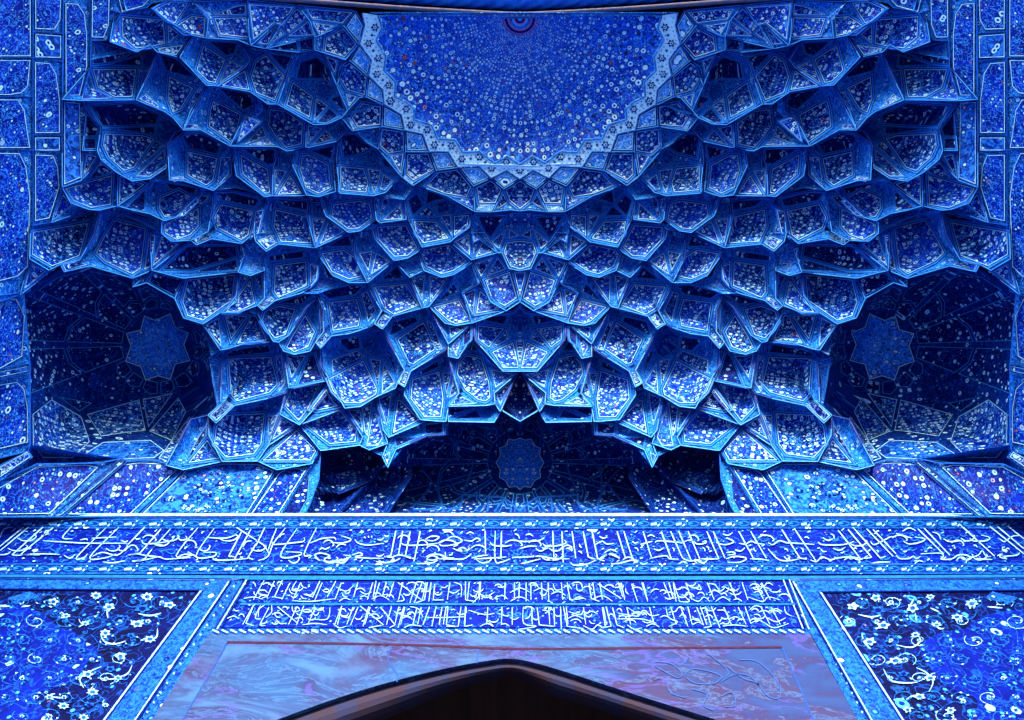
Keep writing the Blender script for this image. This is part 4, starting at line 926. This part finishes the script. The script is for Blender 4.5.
for i in range(110):                      # vowel points between the letters
    x = rnd.uniform(4, 1020); y = rnd.choice([rnd.uniform(529, 533), rnd.uniform(545, 552), rnd.uniform(556, 562)])
    a = rnd.uniform(-.6, .6); wline(mb, [(x-1.3, y+.5+a), (x+1.3, y-.5-a)], rnd.uniform(.35, .6), -0.044, 0)
for i in range(46):                       # long returning tails between the uprights
    x = rnd.uniform(0, 1020); y = rnd.choice((538, 543, 548, 557, 560)); L_ = rnd.uniform(9, 20); k_ = rnd.choice((-1, 1))
    wline(mb, smooth([(x, y), (x+L_*.3, y+2.6*k_), (x+L_*.75, y+2.2*k_), (x+L_, y-1.5*k_), (x+L_*.9, y-3.0*k_)], 5), .28+.3*np.sin(np.linspace(0, 3.1, 21)), -0.046, 0)
mb.build('white_script', [M['ink']], fr)
mb = MB()
for i in range(150):                      # leafy scrolls behind the letters
    x = rnd.uniform(0, 1030); y = rnd.uniform(530, 562); s = rnd.choice((-1, 1)); L = rnd.uniform(4, 10)
    P = [(x+L*(1-math.cos(t))*s*.6, y+rnd.choice((1, 1))*L*.35*math.sin(t*1.3)) for t in np.linspace(0, 2.4, 9)]
    wline(mb, P, .5, -0.036, 0)
mb.build('scroll_pattern', [M['strand']], fr)
# moulding strip under the frieze
mb = MB(); wline(mb, [(-40, 575.6), (240, 576.8), (512, 577.6), (800, 577.2), (1080, 575.5)], 1.3, -0.05, 0)
wline(mb, [(-40, 577.8), (100, 578.3), (232, 579.0)], .45, -0.052, 1); wline(mb, [(800, 579.2), (900, 578.6), (1080, 577.4)], .45, -0.052, 1)
mb.build('fillet', [M['strand'], M['navy']], frz)

# --- two-line inscription panel over the door
ipn = thing('inscription_plaque', 'blue plaque with two lines of small white script over the marble door surround', 'inscription')
wslab([(244, 577.8), (789, 577.8), (811, 633.5), (209, 633.5)], 'panel_ground', M['band'], ipn, -0.012, 0.03)
ROWS = [([(249, 580.6), (785, 580.6), (794.5, 602.6), (236, 602.6)], {
  0: '370,35 330,120 390,140 350,160;440,40 390,150;495,30 440,150 500,160;590,40 560,100 600,110;750,40 700,150 640,130;860,40 800,150;1010,50 980,150;230,160 300,150 360,165;560,175 680,180 780,170 860,160;860,80 930,110 980,70;880,180 960,170;290,50 310,80;620,50 660,90;900,120 940,150;540,90 580,130;300,110 320,140;620,140 660,160',
  1: '110,40 90,150 190,130;180,45 155,140;230,50 200,150;260,50 420,170;385,50 340,190;425,50 370,190;460,50 440,170 380,190;485,50 470,180;510,60 500,170 570,170;640,50 690,70 690,150;720,45 720,170 790,180;820,45 810,150 770,190;80,165 200,170;250,180 300,170 280,130;600,110 680,100;800,120 920,115;830,160 900,150;940,80 1000,60;0,110 80,115;0,150 60,160;550,80 600,70;930,150 1010,165',
  2: '30,50 30,170;65,50 60,160;110,50 110,180;0,120 140,120;260,50 265,180;160,110 260,115;295,60 310,100 350,100;390,50 410,170 500,160;455,60 460,105 495,100 485,60;540,55 555,160 610,180;600,60 760,160;740,50 770,150;830,60 870,180;900,50 940,180;270,180 380,180;420,180 520,165;560,165 700,180;280,130 380,140;960,120 1020,100;150,70 200,90;640,90 690,70;790,90 810,130;0,180 130,175',
  3: '25,50 70,160;60,50 90,160 40,160;90,50 110,180;130,180 200,180 150,130;480,50 530,110;560,50 600,170;220,80 280,100 260,60;330,60 400,100;200,150 260,180 300,150 340,180;380,180 430,150 480,180;440,80 500,110 540,90;620,90 700,80 760,100;600,150 700,180 740,150 820,170;130,90 200,110;330,120 420,130;640,120 700,130;720,60 770,70;500,170 560,180'}),
 ([(234, 605.2), (796, 605.2), (805, 627.4), (220, 627.4)], {
  0: '300,200 245,330 300,345;345,205 310,290 350,300;380,200 330,290;420,205 380,290;460,215 600,330;640,210 590,340;560,210 570,250 620,240;710,205 680,280;820,220 800,300 700,300;900,210 870,340;1010,220 960,340;630,340 720,330 800,340;380,345 340,340 400,320;110,300 160,280 200,300;160,230 200,240;450,300 520,330;740,230 780,250;920,290 960,270;440,260 480,290;840,330 930,350',
  1: '0,210 160,340 60,360;60,215 20,350;140,220 240,340 200,360;215,215 180,340;300,215 260,360;265,215 240,330;340,215 430,290;390,220 360,340;475,215 430,340;520,215 490,350;560,220 540,340;600,215 590,340 660,350;690,215 670,350 590,350;720,215 715,350 770,340;740,240 850,270 920,260;460,290 560,290 720,285;820,350 870,330 910,350 860,300;940,260 1000,280 1020,270;300,360 350,340 420,350;960,340 1020,350;620,240 650,240;80,240 110,250',
  2: '15,220 15,340;90,220 95,330 180,350 60,370;185,220 200,340 300,350;300,220 305,350;345,215 350,370;365,215 390,350 500,365;630,220 650,350;655,215 690,350 620,360;700,220 730,340 780,360;400,250 480,270 500,240;510,270 600,265;500,345 560,370 600,340 640,365;740,260 880,280 800,220;730,300 900,300 1000,330;920,240 1020,270;800,340 850,370 900,360;140,260 100,300;390,300 500,300;220,240 270,270;0,290 60,290;540,310 580,330;930,350 1020,355',
  3: '40,220 60,290 120,320 60,350;140,215 190,350;190,215 220,340;275,215 320,340;310,215 350,350 300,360;350,215 410,360;390,240 470,280;580,215 620,330;430,350 500,340 600,350;540,240 560,280;620,330 720,330;610,240 700,220;720,330 780,360 880,330;730,290 860,290;760,240 830,250;220,340 300,340;0,290 60,290;80,250 120,230;220,280 270,310;470,300 560,310;640,270 690,290;850,215 900,280'})]
for P, rows in ROWS:
    r_ = wslab(P, 'text_row', M['frieze'], ipn, -0.03, 0.02)
    mb = MB()
    for q, st in rows.items(): script(mb, st, 210+150*q, 575, 6.827, .43, -0.05)
    (x0, y0), (x1, _), (x2, y2), (x3, _) = P
    for i in range(55):
        t = rnd.random(); y = y0+2+(y2-y0-4)*rnd.random(); f = (y-y0)/(y2-y0); x = (x0+(x3-x0)*f)*(1-t)+(x1+(x2-x1)*f)*t
        wline(mb, [(x-1, y+.4), (x+1, y-.5)], .4, -0.044, 0)
    for i in range(60):
        t = rnd.random(); y = y0+3+(y2-y0-8)*rnd.random(); f = (y-y0)/(y2-y0); x = (x0+(x3-x0)*f)*(1-t)+(x1-12+(x2-x1)*f)*t; L_ = rnd.uniform(5, 12); k_ = rnd.choice((-1, 1))
        wline(mb, smooth([(x, y), (x+L_*.3, y+1.8*k_), (x+L_*.75, y+1.5*k_), (x+L_, y-1.2*k_)], 4), .22+.25*np.sin(np.linspace(0, 3.1, 13)), -0.046, 0)
    for i in range(26):
        t = (i+rnd.uniform(.1, .9))/26; x = (x0+6)*(1-t)+(x1-6)*t; sl = (CX-x)/470; h_ = y2-y0-5
        wline(mb, [(x, y0+2), (x-sl*h_, y0+2+h_)], [.42, .3], -0.047, 0)
    mb.build('white_script', [M['ink']], r_)
mb = MB()
for P, w, m_ in (([(250, 579), (220.5, 628.5)], .55, 1), ([(247, 579), (217, 629)], .6, 0), ([(244.5, 579), (214.5, 629)], .55, 1),
                 ([(783, 579), (803, 628.5)], .55, 0), ([(786, 579), (806, 628.5)], .6, 1), ([(789, 579), (809, 629)], .55, 0),
                 ([(240, 603.9), (796, 603.9)], .8, 2), ([(244, 578.8), (790, 578.8)], .8, 2)):
    wline(mb, smooth(P, 4), w, -0.055, m_)
mb.build('edge_lines', [M['ink'], M['navy'], M['strand']], ipn)
mb = MB()
for x in np.arange(216, 806, 9.0):
    wline(mb, [(x-3.4, 629.6), (x+3, 632.6)], .8, -0.045, 0); wline(mb, [(x+1.2, 629.8), (x+5.4, 632.2)], .35, -0.045, 1)
mb.build('rope_border', [M['ink'], M['navy']], ipn)

# --- floral spandrels in their azure frames
def lerp2(A, Bq, t): return (A[0]+(Bq[0]-A[0])*t, A[1]+(Bq[1]-A[1])*t)
SPB = 'white@370,42 x;'
BLOOM = {1: '350,103,12 440,70,11 585,110,15 655,65,11 818,92,14 470,178,15 760,145,12 680,175,10 597,215,11 415,243,13 518,317,14 655,385,13 612,458,15 735,512,14 565,510,9 785,478,8',
         0: '378,60,11 580,65,12 210,85,13 430,105,14 668,98,13 260,140,12 335,170,11 540,172,15 415,208,11 590,232,13 475,300,14 345,370,13 465,385,10 365,440,14 250,495,13 415,492,9 330,540,12 195,460,9'}
PALE = {1: '450,118,26,12 520,153,14,9 500,225,16,9 470,280,14,9 550,368,18,10 840,195,16,8 690,290,16,9 880,290,16,8 960,222,14,8 990,378,12,7 840,237,14,7 890,412,14,8 985,425,14,9 720,440,12,8 625,505,16,9 700,330,12,8',
        0: '560,112,26,12 290,95,13,9 495,148,14,9 515,218,14,8 435,350,18,10 170,185,16,8 225,240,12,7 320,275,16,9 125,280,16,8 40,285,14,8 45,215,12,7 165,230,14,7 185,410,12,8 100,395,14,9 350,490,16,9 290,320,12,8 30,460,14,8 120,490,12,8'}
VINE = {1: ['370,135 420,145 460,138', '595,130 600,160', '520,255 580,265 615,240 600,205', '470,350 500,395 560,405 605,402', '600,345 640,365 665,400 650,440', '385,210 395,245 420,270', '560,470 590,455 620,470', '655,110 690,125', '660,165 690,190 710,190', '880,105 940,110', '590,75 570,110', '840,120 820,150 770,155', '700,200 740,250 720,300 660,290', '850,170 900,230 870,290 800,270', '920,280 980,330 960,400 900,420', '830,330 860,390 840,440 780,420', '870,460 920,500 1000,480', '930,150 990,190 1000,260', '680,520 740,480 800,490', '630,250 600,300 560,300 530,280', '700,90 760,120 740,140', '480,80 510,110 560,100', '420,300 450,330 440,290'],
        0: ['545,132 590,140 635,130', '420,115 425,150', '395,210 410,240 450,252 495,240', '385,385 440,390 500,370 520,335', '330,425 315,390 345,365 400,340', '620,190 615,225 570,240', '310,185 350,160', '85,105 120,100', '0,103 40,103', '200,460 250,465', '190,80 230,110 280,110', '250,150 300,180 330,170', '360,215 390,260 350,300 300,280', '90,150 60,220 100,280 170,260', '30,300 80,350 60,410 10,400', '180,330 230,350 240,410 180,420', '30,500 80,470 130,450', '350,55 400,70 430,95', '640,100 690,95', '500,190 520,160', '300,480 340,460 370,440', '260,520 320,530 400,500', '560,300 530,320 490,310']}
def spandrel(side):
    ox = 764 if side else 0; k = 3.938
    lab = 'dark floral spandrel panel in an azure frame, right of the door surround' if side else 'dark floral spandrel panel in an azure frame, left of the door surround'
    t = thing('spandrel_panel', lab, 'tile panel', 'floral spandrel panels')
    if side: out = [(1080, 578), (791, 580.5), (878, 735), (913, 735), (820.5, 591.8), (1080, 589.5)]; inn = [(1080, 589.5), (820.5, 591.8), (913, 735), (1080, 735)]
    else: out = [(-40, 578), (231, 580.5), (127, 735), (92.5, 735), (201, 590.2), (-40, 588.5)]; inn = [(-40, 588.5), (201, 590.2), (92.5, 735), (-40, 735)]
    wslab(out, 'azure_frame', M['band'], t, -0.03, 0.03)
    mb = MB()
    a, b, c, d = (out[1], out[2], out[4], out[3])
    sgn = 1 if side else -1
    for P, w, m_ in (([a, b], .7, 1), ([(a[0]+sgn*2.2, a[1]+1), (b[0]+sgn*2.4, b[1])], .6, 0), ([c, d], .75, 0), ([(c[0]-sgn*2.2, c[1]), (d[0]-sgn*2.4, d[1])], .6, 1), ([(c[0]+sgn*2.2, c[1]+1.0), (d[0]+sgn*2.4, d[1])], .6, 1),
                     ([out[5], out[4]], .6, 1)):
        wline(mb, smooth(P, 8), w, -0.036, m_)
    mb.build('frame_lines', [M['ink'], M['navy']], t)
    g0 = wslab(inn, 'spandrel_ground', M['sp0'], t, -0.012, 0.02)
    if side: br = '1300,80 1024,112 900,132 830,160 790,192 700,207 612,262 650,340 700,400 760,440 828,462 840,500 800,560 780,615 1300,615'
    else: br = '-160,90 0,98 90,100 180,140 230,185 290,205 330,240 370,262 385,300 340,330 300,390 240,420 160,440 150,480 190,520 210,560 230,615 -160,615'
    P = [(ox+float(q.split(',')[0])/k, 580+float(q.split(',')[1])/k) for q in br.split()]
    Q = smooth(P[1:-2], 4); P = [P[0]]+[tuple(q) for q in Q]+P[-2:]
    wslab(P, 'medallion_ground', M['sp1'], t, -0.02, 0.01)
    mb = MB()
    for iv, v in enumerate(VINE[side]):
        P = smooth([(ox+float(q.split(',')[0])/k, 580+float(q.split(',')[1])/k) for q in v.split()], 6); n = len(P)
        short = iv < (11 if side else 10)
        wline(mb, P, (.22+.5*np.sin(np.linspace(0, math.pi, n))) if short else .3, -0.027, 0 if short else 2)
    for q in range(60):                       # fine tendrils
        if side: x = rnd.uniform(835, 1030)
        else: x = rnd.uniform(-5, 190)
        y = rnd.uniform(594, 722)
        lim = (820.5+(y-591.8)*.645+6) if side else (201-(y-590.2)*.75-6)
        if (side and x < lim) or (not side and x > lim): continue
        a0 = rnd.uniform(0, 6.28); R = rnd.uniform(3, 9); sw = rnd.choice((-1, 1))
        wline(mb, [(x+R*(1-.1*j)*math.cos(a0+sw*j*.55), y+.72*R*(1-.1*j)*math.sin(a0+sw*j*.55)) for j in range(9)], .33, -0.025, 2)
        if rnd.random() < .8: flower(mb, (x, y), rnd.uniform(0.9, 2.2), wall, -0.028, rnd.choice((0, 1, 1)), 3, 4, sq=.7)
    cs = [(835+28*i+(j % 2)*14, 602+19*j) for i in range(8) for j in range(7)] if side else [(190-28*i-(j % 2)*14, 602+19*j) for i in range(8) for j in range(7)]
    for x, y in cs:
        lim = (820.5+(y-591.8)*.645+9) if side else (201-(y-590.2)*.75-9)
        if (side and (x < lim or x > 1034)) or (not side and (x > lim or x < -10)): continue
        a0 = rnd.uniform(0, 6.28); sw = rnd.choice((-1, 1)); R = rnd.uniform(9, 13)
        P = np.array([(x+R*(1-j/22)*math.cos(a0+sw*j*.42), y+.62*R*(1-j/22)*math.sin(a0+sw*j*.42)) for j in range(20)])
        wline(mb, P, .27, -0.026, 0 if rnd.random() < .22 else 1)
        for j in range(1, 19, 3):
            nx, ny = P[j]; a1 = rnd.uniform(0, 6.28); l1 = rnd.uniform(2, 3.6)
            wline(mb, [(nx, ny), (nx+.5*l1*math.cos(a1), ny+.35*l1*math.sin(a1)), (nx+l1*math.cos(a1+.5), ny+.6*l1*math.sin(a1+.5))], [.3, .75, .1], -0.0275, rnd.choice((0, 1, 1)))
        flower(mb, (x, y), rnd.uniform(1.8, 3.2), wall, -0.03, 0 if rnd.random() < .5 else 1, 3, rnd.choice((5, 6)), sq=.65)
    mb.build('scroll_pattern', [M['ink'], M['strand'], M['band'], M['navy']], t)
    mb = MB()
    for q in BLOOM[side].split():
        x, y, r = map(float, q.split(',')); a0 = rnd.uniform(0, 3)
        flower(mb, (ox+x/k, 580+y/k), r/k*rnd.uniform(1.5, 2.1), wall, -0.031, 0, 1, rnd.choice((5, 6, 7)), rot=a0, sq=rnd.uniform(.5, .75))
        for z in range(2):
            b0 = rnd.uniform(0, 6.3); L_ = rnd.uniform(2.5, 5); bx, by = ox+x/k, 580+y/k
            wline(mb, smooth([(bx+1.5*math.cos(b0), by+math.sin(b0)), (bx+L_*math.cos(b0+.3), by+.7*L_*math.sin(b0+.3)), (bx+1.7*L_*math.cos(b0+.8), by+1.2*L_*math.sin(b0+.8))], 3), .32, -0.028, z)
    for q in PALE[side].split():
        x, y, r, r2 = map(float, q.split(','))
        flower(mb, (ox+x/k, 580+y/k), r/k*1.2, wall, -0.029, 1, 2, 5, rot=rnd.uniform(0, 3), sq=.6)
    if side: dq = '870,70 900,45 1000,70 960,97'
    else: dq = '30,70 120,45 155,65 60,97'
    D = [(ox+float(q.split(',')[0])/k, 580+float(q.split(',')[1])/k) for q in dq.split()]
    wl = np.array(D); mb.add(wall(wl[:, 0], wl[:, 1], np.full(4, -0.03)), [[0, 1, 2, 3]], 1)
    mb.build('blossom', [M['ink'], M['band'], M['navy']], t)
    # speckled strip between the frame and the marble
    S_ = [(791.5, 580.5), (811, 633.5), (866, 735), (877, 735)] if side else [(231, 580.5), (244, 578.5), (209, 633.5), (142, 735), (128, 735)]
    wslab(S_, 'speckled_strip', M['band'], t, -0.008, 0.02)
    mb = MB()
    A, Bq = ((795, 584), (870.5, 728)) if side else ((236, 583), (136, 728))
    for i in range(46):
        p = lerp2(A, Bq, i/45); wline(mb, [(p[0]-.8, p[1]-.5), (p[0]+.8, p[1]+.5)], .8, -0.012, i % 3 if i % 3 else 0)
    mb.build('speckle', [M['navy'], M['ink'], M['s']], t)
spandrel(0); spandrel(1)

# --- marble door surround with its pointed arch
ds = thing('door_surround', 'blue veined marble door surround with a dark pointed arch at the bottom', 'door surround')
ARCH = [(235, 737), (262, 725.5), (330, 700.5), (390, 682), (450, 667.5), (495, 659.6), (510, 658.6), (525, 660.5), (560, 670), (620, 689.5), (680, 708.5), (722, 721.5), (762, 734)]
ARCH = [(-40, 1050), (60, 880), (150, 785)]+ARCH+[(860, 780), (960, 880), (1070, 1050)]
A_ = smooth(ARCH[:10], 6)[:-1]; A2 = smooth(ARCH[9:], 6); arch_out = np.concatenate([A_, A2])
# keep a crisp point at the apex
def off_arch(d):
    P = arch_out.copy(); tg = np.gradient(P, axis=0); tg /= np.linalg.norm(tg, axis=1, keepdims=True)
    return P+np.stack([-tg[:, 1], tg[:, 0]], 1)*d
W0 = wall(arch_out[:, 0], arch_out[:, 1], 0.0)
arch_in = off_arch(6.4)
top = [(207.5, 633), (809, 633)]
# surround plate (lies on the wall, pierced by the arch)
plate = [(209, 633.5), (810, 633.5), (866, 735), (1200, 1340)]+[tuple(q) for q in arch_out[::-1]]+[(-200, 1240), (142, 735)]
wslab(plate, 'outer_band', M['marble'], ds, -0.02, 0.05)
fld_ = [(229, 643), (781, 648), (815, 722), (822, 738)]+[tuple(q) for q in arch_out[::-1] if q[1] < 736]+[(172, 738), (182, 722)]
wslab(fld_, 'spandrel_field', M['marble'], ds, -0.024, 0.003)
mb = MB()
wline(mb, smooth([(227, 642), (400, 644.5), (512, 648.6), (640, 648), (782, 647.2)], 5), np.linspace(1.0, 1.0, 21), -0.03, 0)
wline(mb, [(227, 642), (205, 681), (182, 720), (172, 738)], .55, -0.03, 1); wline(mb, [(782, 647), (798, 683), (814, 720), (822, 738)], .6, -0.03, 1)
for P in ([(391, 646), (388, 660), (396, 672), (397, 682)], [(478, 649), (477, 663)]): wline(mb, smooth(P, 5), .5, -0.031, 1)
M['seam'] = glaze('seam', (0.012, 0.05, 0.30), (0.02, 0.07, 0.4)); M['redline'] = glaze('red_groove', (0.05, 0.012, 0.03), (0.02, 0.008, 0.03))
mb.build('groove', [M['redline'], M['seam']], ds)
# carved relief in the right spandrel
mb = MB()
for v in ('455,115 500,120 530,145 520,160 480,140 455,125', '540,150 560,135 600,140 640,155 620,175 570,175 545,160', '600,90 640,120 660,145 650,160', '660,130 700,160 740,175 770,210 800,215 805,180', '640,170 680,150 720,155 745,180', '490,170 500,200 540,215', '560,190 600,205 590,235 620,250', '640,210 670,200 680,235 650,240', '540,120 550,105 530,125', '690,110 740,115 790,160 800,190', '470,160 455,165', '430,155 440,165'):
    wline(mb, smooth([(490+float(q.split(',')[0])/2.768, 620+float(q.split(',')[1])/2.768) for q in v.split()], 6), .5, -0.034, 0)
M['relief'] = glaze('relief_edge', (0.02, 0.06, 0.24), (0.035, 0.08, 0.28))
mb.build('vein_relief', [M['relief']], ds)
# moulding: a dark roll following the arch, then the soffit and the hollow behind it
def arch_strip(name, P0, o0, P1, o1, mat, mid=None):
    a = wall(P0[:, 0], P0[:, 1], np.full(len(P0), o0)); b = wall(P1[:, 0], P1[:, 1], np.full(len(P1), o1)) if not isinstance(P1, float) else P0
    mb = MB(); n = len(a); mb.add(np.concatenate([a, b]), [[i, i+1, n+i+1, n+i] for i in range(n-1)], 0)
    return mb.build(name, [mat], ds)
arch_strip('arch_moulding', arch_out, -0.02, off_arch(3.2), 0.10, M['groove'])
arch_strip('arch_moulding', off_arch(3.2), 0.10, arch_in, -0.01, M['groove'])
Win = wall(arch_in[:, 0], arch_in[:, 1], np.full(len(arch_in), -0.01))
VX = np.array([-400, 60, 240, 300, 350, 380, 400, 440, 475, 500, 511, 522, 555, 600, 632, 660, 720, 790, 1000, 1500.]); VY = np.array([1300, 935, 783, 754, 733, 721.5, 713, 696, 684, 678, 677, 680, 697, 710, 721, 730, 752, 782, 960, 1400.])
vo = arch_in.copy(); vo[:, 1] = np.interp(vo[:, 0], VX, VY); vo[:, 1] = np.maximum(vo[:, 1], arch_in[:, 1]+4)
mb = MB(); n = len(Win)
V = []
for q in range(6):
    t_ = q/5; Pq = arch_in+(vo-arch_in)*t_
    V.append(wall(Pq[:, 0], Pq[:, 1], np.full(n, -0.01+.02*t_+.33*t_**2.2)))
mb.add(np.concatenate(V), [[r*n+i, r*n+i+1, (r+1)*n+i+1, (r+1)*n+i] for r in range(5) for i in range(n-1)], 0)
mb.build('soffit', [M['soffit']], ds)
zt = float(Win[:, 2].max())+0.5
mb = MB()
V = [(-7, 7.32, 0), (-7, 12, 0), (7, 12, 0), (7, 7.32, 0), (-7, 7.32, zt), (-7, 12, zt), (7, 12, zt), (7, 7.32, zt)]
mb.add(V, [[0, 1, 5, 4], [1, 2, 6, 5], [2, 3, 7, 6], [4, 5, 6, 7]], 0)
hol = mb.build('door_recess', [M['void']]); tag(hol, 'pitch-dark hollow behind the pointed marble arch', 'recess'); hol['kind'] = 'structure'

# --- plain wall behind, side walls, and the front of the portal
Zt = 13.15
P = [(-12, 0)]+[(float(w_[0]), float(w_[2])) for w_ in W0 if w_[2] > 0.0]+[(12, 0), (12, Zt), (-12, Zt)]
t = mathutils.geometry.tessellate_polygon([[mathutils.Vector((x, z, 0)) for x, z in P]])
mb = MB(); nP = len(P)
mb.add([(x, WALL_Y+0.03, z) for x, z in P]+[(x, WALL_Y+0.3, z) for x, z in P], [list(q) for q in t]+[[nP+a for a in q] for q in t]+[[i, (i+1) % nP, nP+(i+1) % nP, nP+i] for i in range(nP)], 0)
M['stone'] = glaze('blue_tile_wall', (0.02, 0.06, 0.30), (0.04, 0.10, 0.38), (0.1, 0.3, 0.7), rough=0.6, scale=2.0, fs=5.0)
bw = mb.build('back_wall', [M['stone']]); tag(bw, 'back wall of the portal carrying the inscriptions and the door', 'wall'); bw['kind'] = 'structure'
# arch line of the front, from the picture
AP = pts('X', '520,17 488,15.6 455,13.8 422,11.9 390,9.8 355,7.2 320,4.6 285,2.2 250,-0.5 210,-3.6 170,-7')
def front(x, y, Y):
    d = rays(x, y); t = Y/d[..., 1]; return EYE+d*t[..., None]
arcL = [dome(x, y, 0.0)+np.array([0, -0.03, 0]) for x, y in AP]
last = arcL[-1]
for q in np.linspace(0.12, 1, 10):
    ang = q*math.pi/2
    arcL.append(np.array([last[0]-(HALF_W+last[0])*math.sin(ang), FRONT_Y-.13, last[2]-(last[2]-12.0)*(1-math.cos(ang))]))
arcL.append(np.array([-HALF_W, FRONT_Y-.13, 0.0]))
front_arc = [a*np.array([-1, 1, 1]) for a in arcL[::-1][:-1]]+arcL
front_arc = front_arc[::-1]                       # left to right
FA = np.array(front_arc)
def offset_arc(d, dy):
    P = FA.copy(); tg = np.gradient(P, axis=0); tg /= np.linalg.norm(tg, axis=1, keepdims=True)
    nr = np.stack([-tg[:, 2], np.zeros(len(P)), tg[:, 0]], 1)   # outwards
    return P+nr*d+np.array([0, dy, 0])
def tube3(name, P, r, mat, parent, seg=10, twist=None):
    P = np.array(P); L = np.r_[0, np.cumsum(np.linalg.norm(np.diff(P, axis=0), axis=1))]
    N = int(L[-1]/(0.05 if twist else 0.25)); s = np.linspace(0, L[-1], N)
    P = np.stack([np.interp(s, L, P[:, i]) for i in range(3)], 1)
    tg = np.gradient(P, axis=0); tg /= np.linalg.norm(tg, axis=1, keepdims=True)
    a = np.array([0, 1.0, 0]); b = np.cross(tg, a); b /= np.linalg.norm(b, axis=1, keepdims=True)
    th = np.linspace(0, 2*math.pi, seg, endpoint=False)
    V = []
    for i in range(N):
        rr = r*(1+(0.10*np.cos(5*th+s[i]*twist) if twist else 0*th))
        V.append(P[i]+np.cos(th)[:, None]*rr[:, None]*a+np.sin(th)[:, None]*rr[:, None]*b[i])
    mb = MB(); mb.add(np.concatenate(V), [[i*seg+j, i*seg+(j+1) % seg, (i+1)*seg+(j+1) % seg, (i+1)*seg+j] for i in range(N-1) for j in range(seg)], 0)
    return mb.build(name, [mat], parent, smooth=True)
pa = thing('portal_arch', 'twisted blue rope moulding along the edge of the front arch at the top', 'arch moulding')
M['gold'] = glaze('worn_gilt', (0.06, 0.08, 0.20), (0.13, 0.11, 0.15), scale=5.0)
tube3('gilt_bead', offset_arc(0.02, -0.03), 0.055, M['gold'], pa, 8)
M['rope'] = glaze('rope_glaze', (0.006, 0.09, 0.60), (0.012, 0.16, 0.75), scale=3.0)
tube3('rope_moulding', offset_arc(0.30, -0.36), 0.19, M['rope'], pa, 30, twist=14.0)
mb = MB(); n = len(FA)
V = np.concatenate([offset_arc(0.03, -0.02), offset_arc(0.36, -0.10), offset_arc(0.62, -0.60), offset_arc(0.9, -0.8)])
mb.add(V, [[r*n+i, r*n+i+1, (r+1)*n+i+1, (r+1)*n+i] for r in range(3) for i in range(n-1)], 0)
mb.build('dark_cavetto', [M['navy']], pa)
OA = offset_arc(0.9, -0.8)
P = [(-30, 0)]+[(float(q[0]), float(q[2])) for q in OA if True]+[(30, 0), (30, 28), (-30, 28)]
P = [(x, max(z, 0.0)) for x, z in P]
t = mathutils.geometry.tessellate_polygon([[mathutils.Vector((x, z, 0)) for x, z in P]])
mb = MB(); nP = len(P); Yf = FRONT_Y-0.8
mb.add([(x, Yf, z) for x, z in P]+[(x, Yf-0.6, z) for x, z in P], [list(q) for q in t]+[[nP+a for a in q] for q in t]+[[i, (i+1) % nP, nP+(i+1) % nP, nP+i] for i in range(nP)], 0)
pf = mb.build('portal_front', [M['stone']]); tag(pf, 'tall stone front of the portal around the big arch', 'wall'); pf['kind'] = 'structure'
for sx in (-1, 1):
    o = wbox('side_masonry', sx*9.95, sx*10.6, FRONT_Y-0.9, WALL_Y+0.5, 0, 13.2, [M['stone']]); tag(o, 'lower side wall of the portal', 'wall'); o['kind'] = 'structure'
# ------------------------------------------------------------------ ground, light, camera
mb = MB(); mb.add([(-400, -400, 0), (400, -400, 0), (400, 400, 0), (-400, 400, 0)], [[0, 1, 2, 3]])
M['ground'] = glaze('paving_stone', (0.17, 0.18, 0.20), (0.23, 0.24, 0.26), rough=0.8, scale=0.4)
g = mb.build('ground', [M['ground']]); g['kind'] = 'structure'; g['label'] = 'pale stone paving'; g['category'] = 'ground'
w = bpy.data.worlds.new('World'); S.world = w; w.use_nodes = True
nt = w.node_tree; bg = nt.nodes['Background']
sky = nt.nodes.new('ShaderNodeTexSky'); sky.sky_type = 'NISHITA'; sky.sun_disc = False
SUN_EL, SUN_AZ = math.radians(SUN_ELEV), math.radians(SUN_DIR)
sky.sun_elevation = SUN_EL; sky.sun_rotation = SUN_AZ
nt.links.new(sky.outputs[0], bg.inputs[0]); bg.inputs[1].default_value = SKY
sl = bpy.data.lights.new('sun', 'SUN'); sl.energy = SUN_W; sl.angle = math.radians(SUN_ANG); sl.color = (1, 0.98, 0.95)
so = bpy.data.objects.new('sun', sl); COL.objects.link(so)
# direction towards the sun: azimuth measured clockwise from +Y
sv = mathutils.Vector((math.sin(SUN_AZ)*math.cos(SUN_EL), math.cos(SUN_AZ)*math.cos(SUN_EL), math.sin(SUN_EL)))
so.rotation_euler = sv.to_track_quat('Z', 'Y').to_euler(); so.location = (0, -20, 60)
cd = bpy.data.cameras.new('camera'); co = bpy.data.objects.new('camera', cd); COL.objects.link(co)
co.location = tuple(EYE); co.rotation_euler = (math.pi/2+ELEV, 0, 0)
cd.sensor_width = 36; cd.lens = F/1024*36; cd.shift_x = -(CX-512)/1024; cd.clip_end = 2000; cd.clip_start = 0.05
S.camera = co
S.render.engine = 'CYCLES'
S.view_settings.view_transform = 'Standard'; S.view_settings.look = 'None'
S.view_settings.exposure = EXPO; S.view_settings.gamma = 1
S.render.resolution_x = 1024; S.render.resolution_y = 720
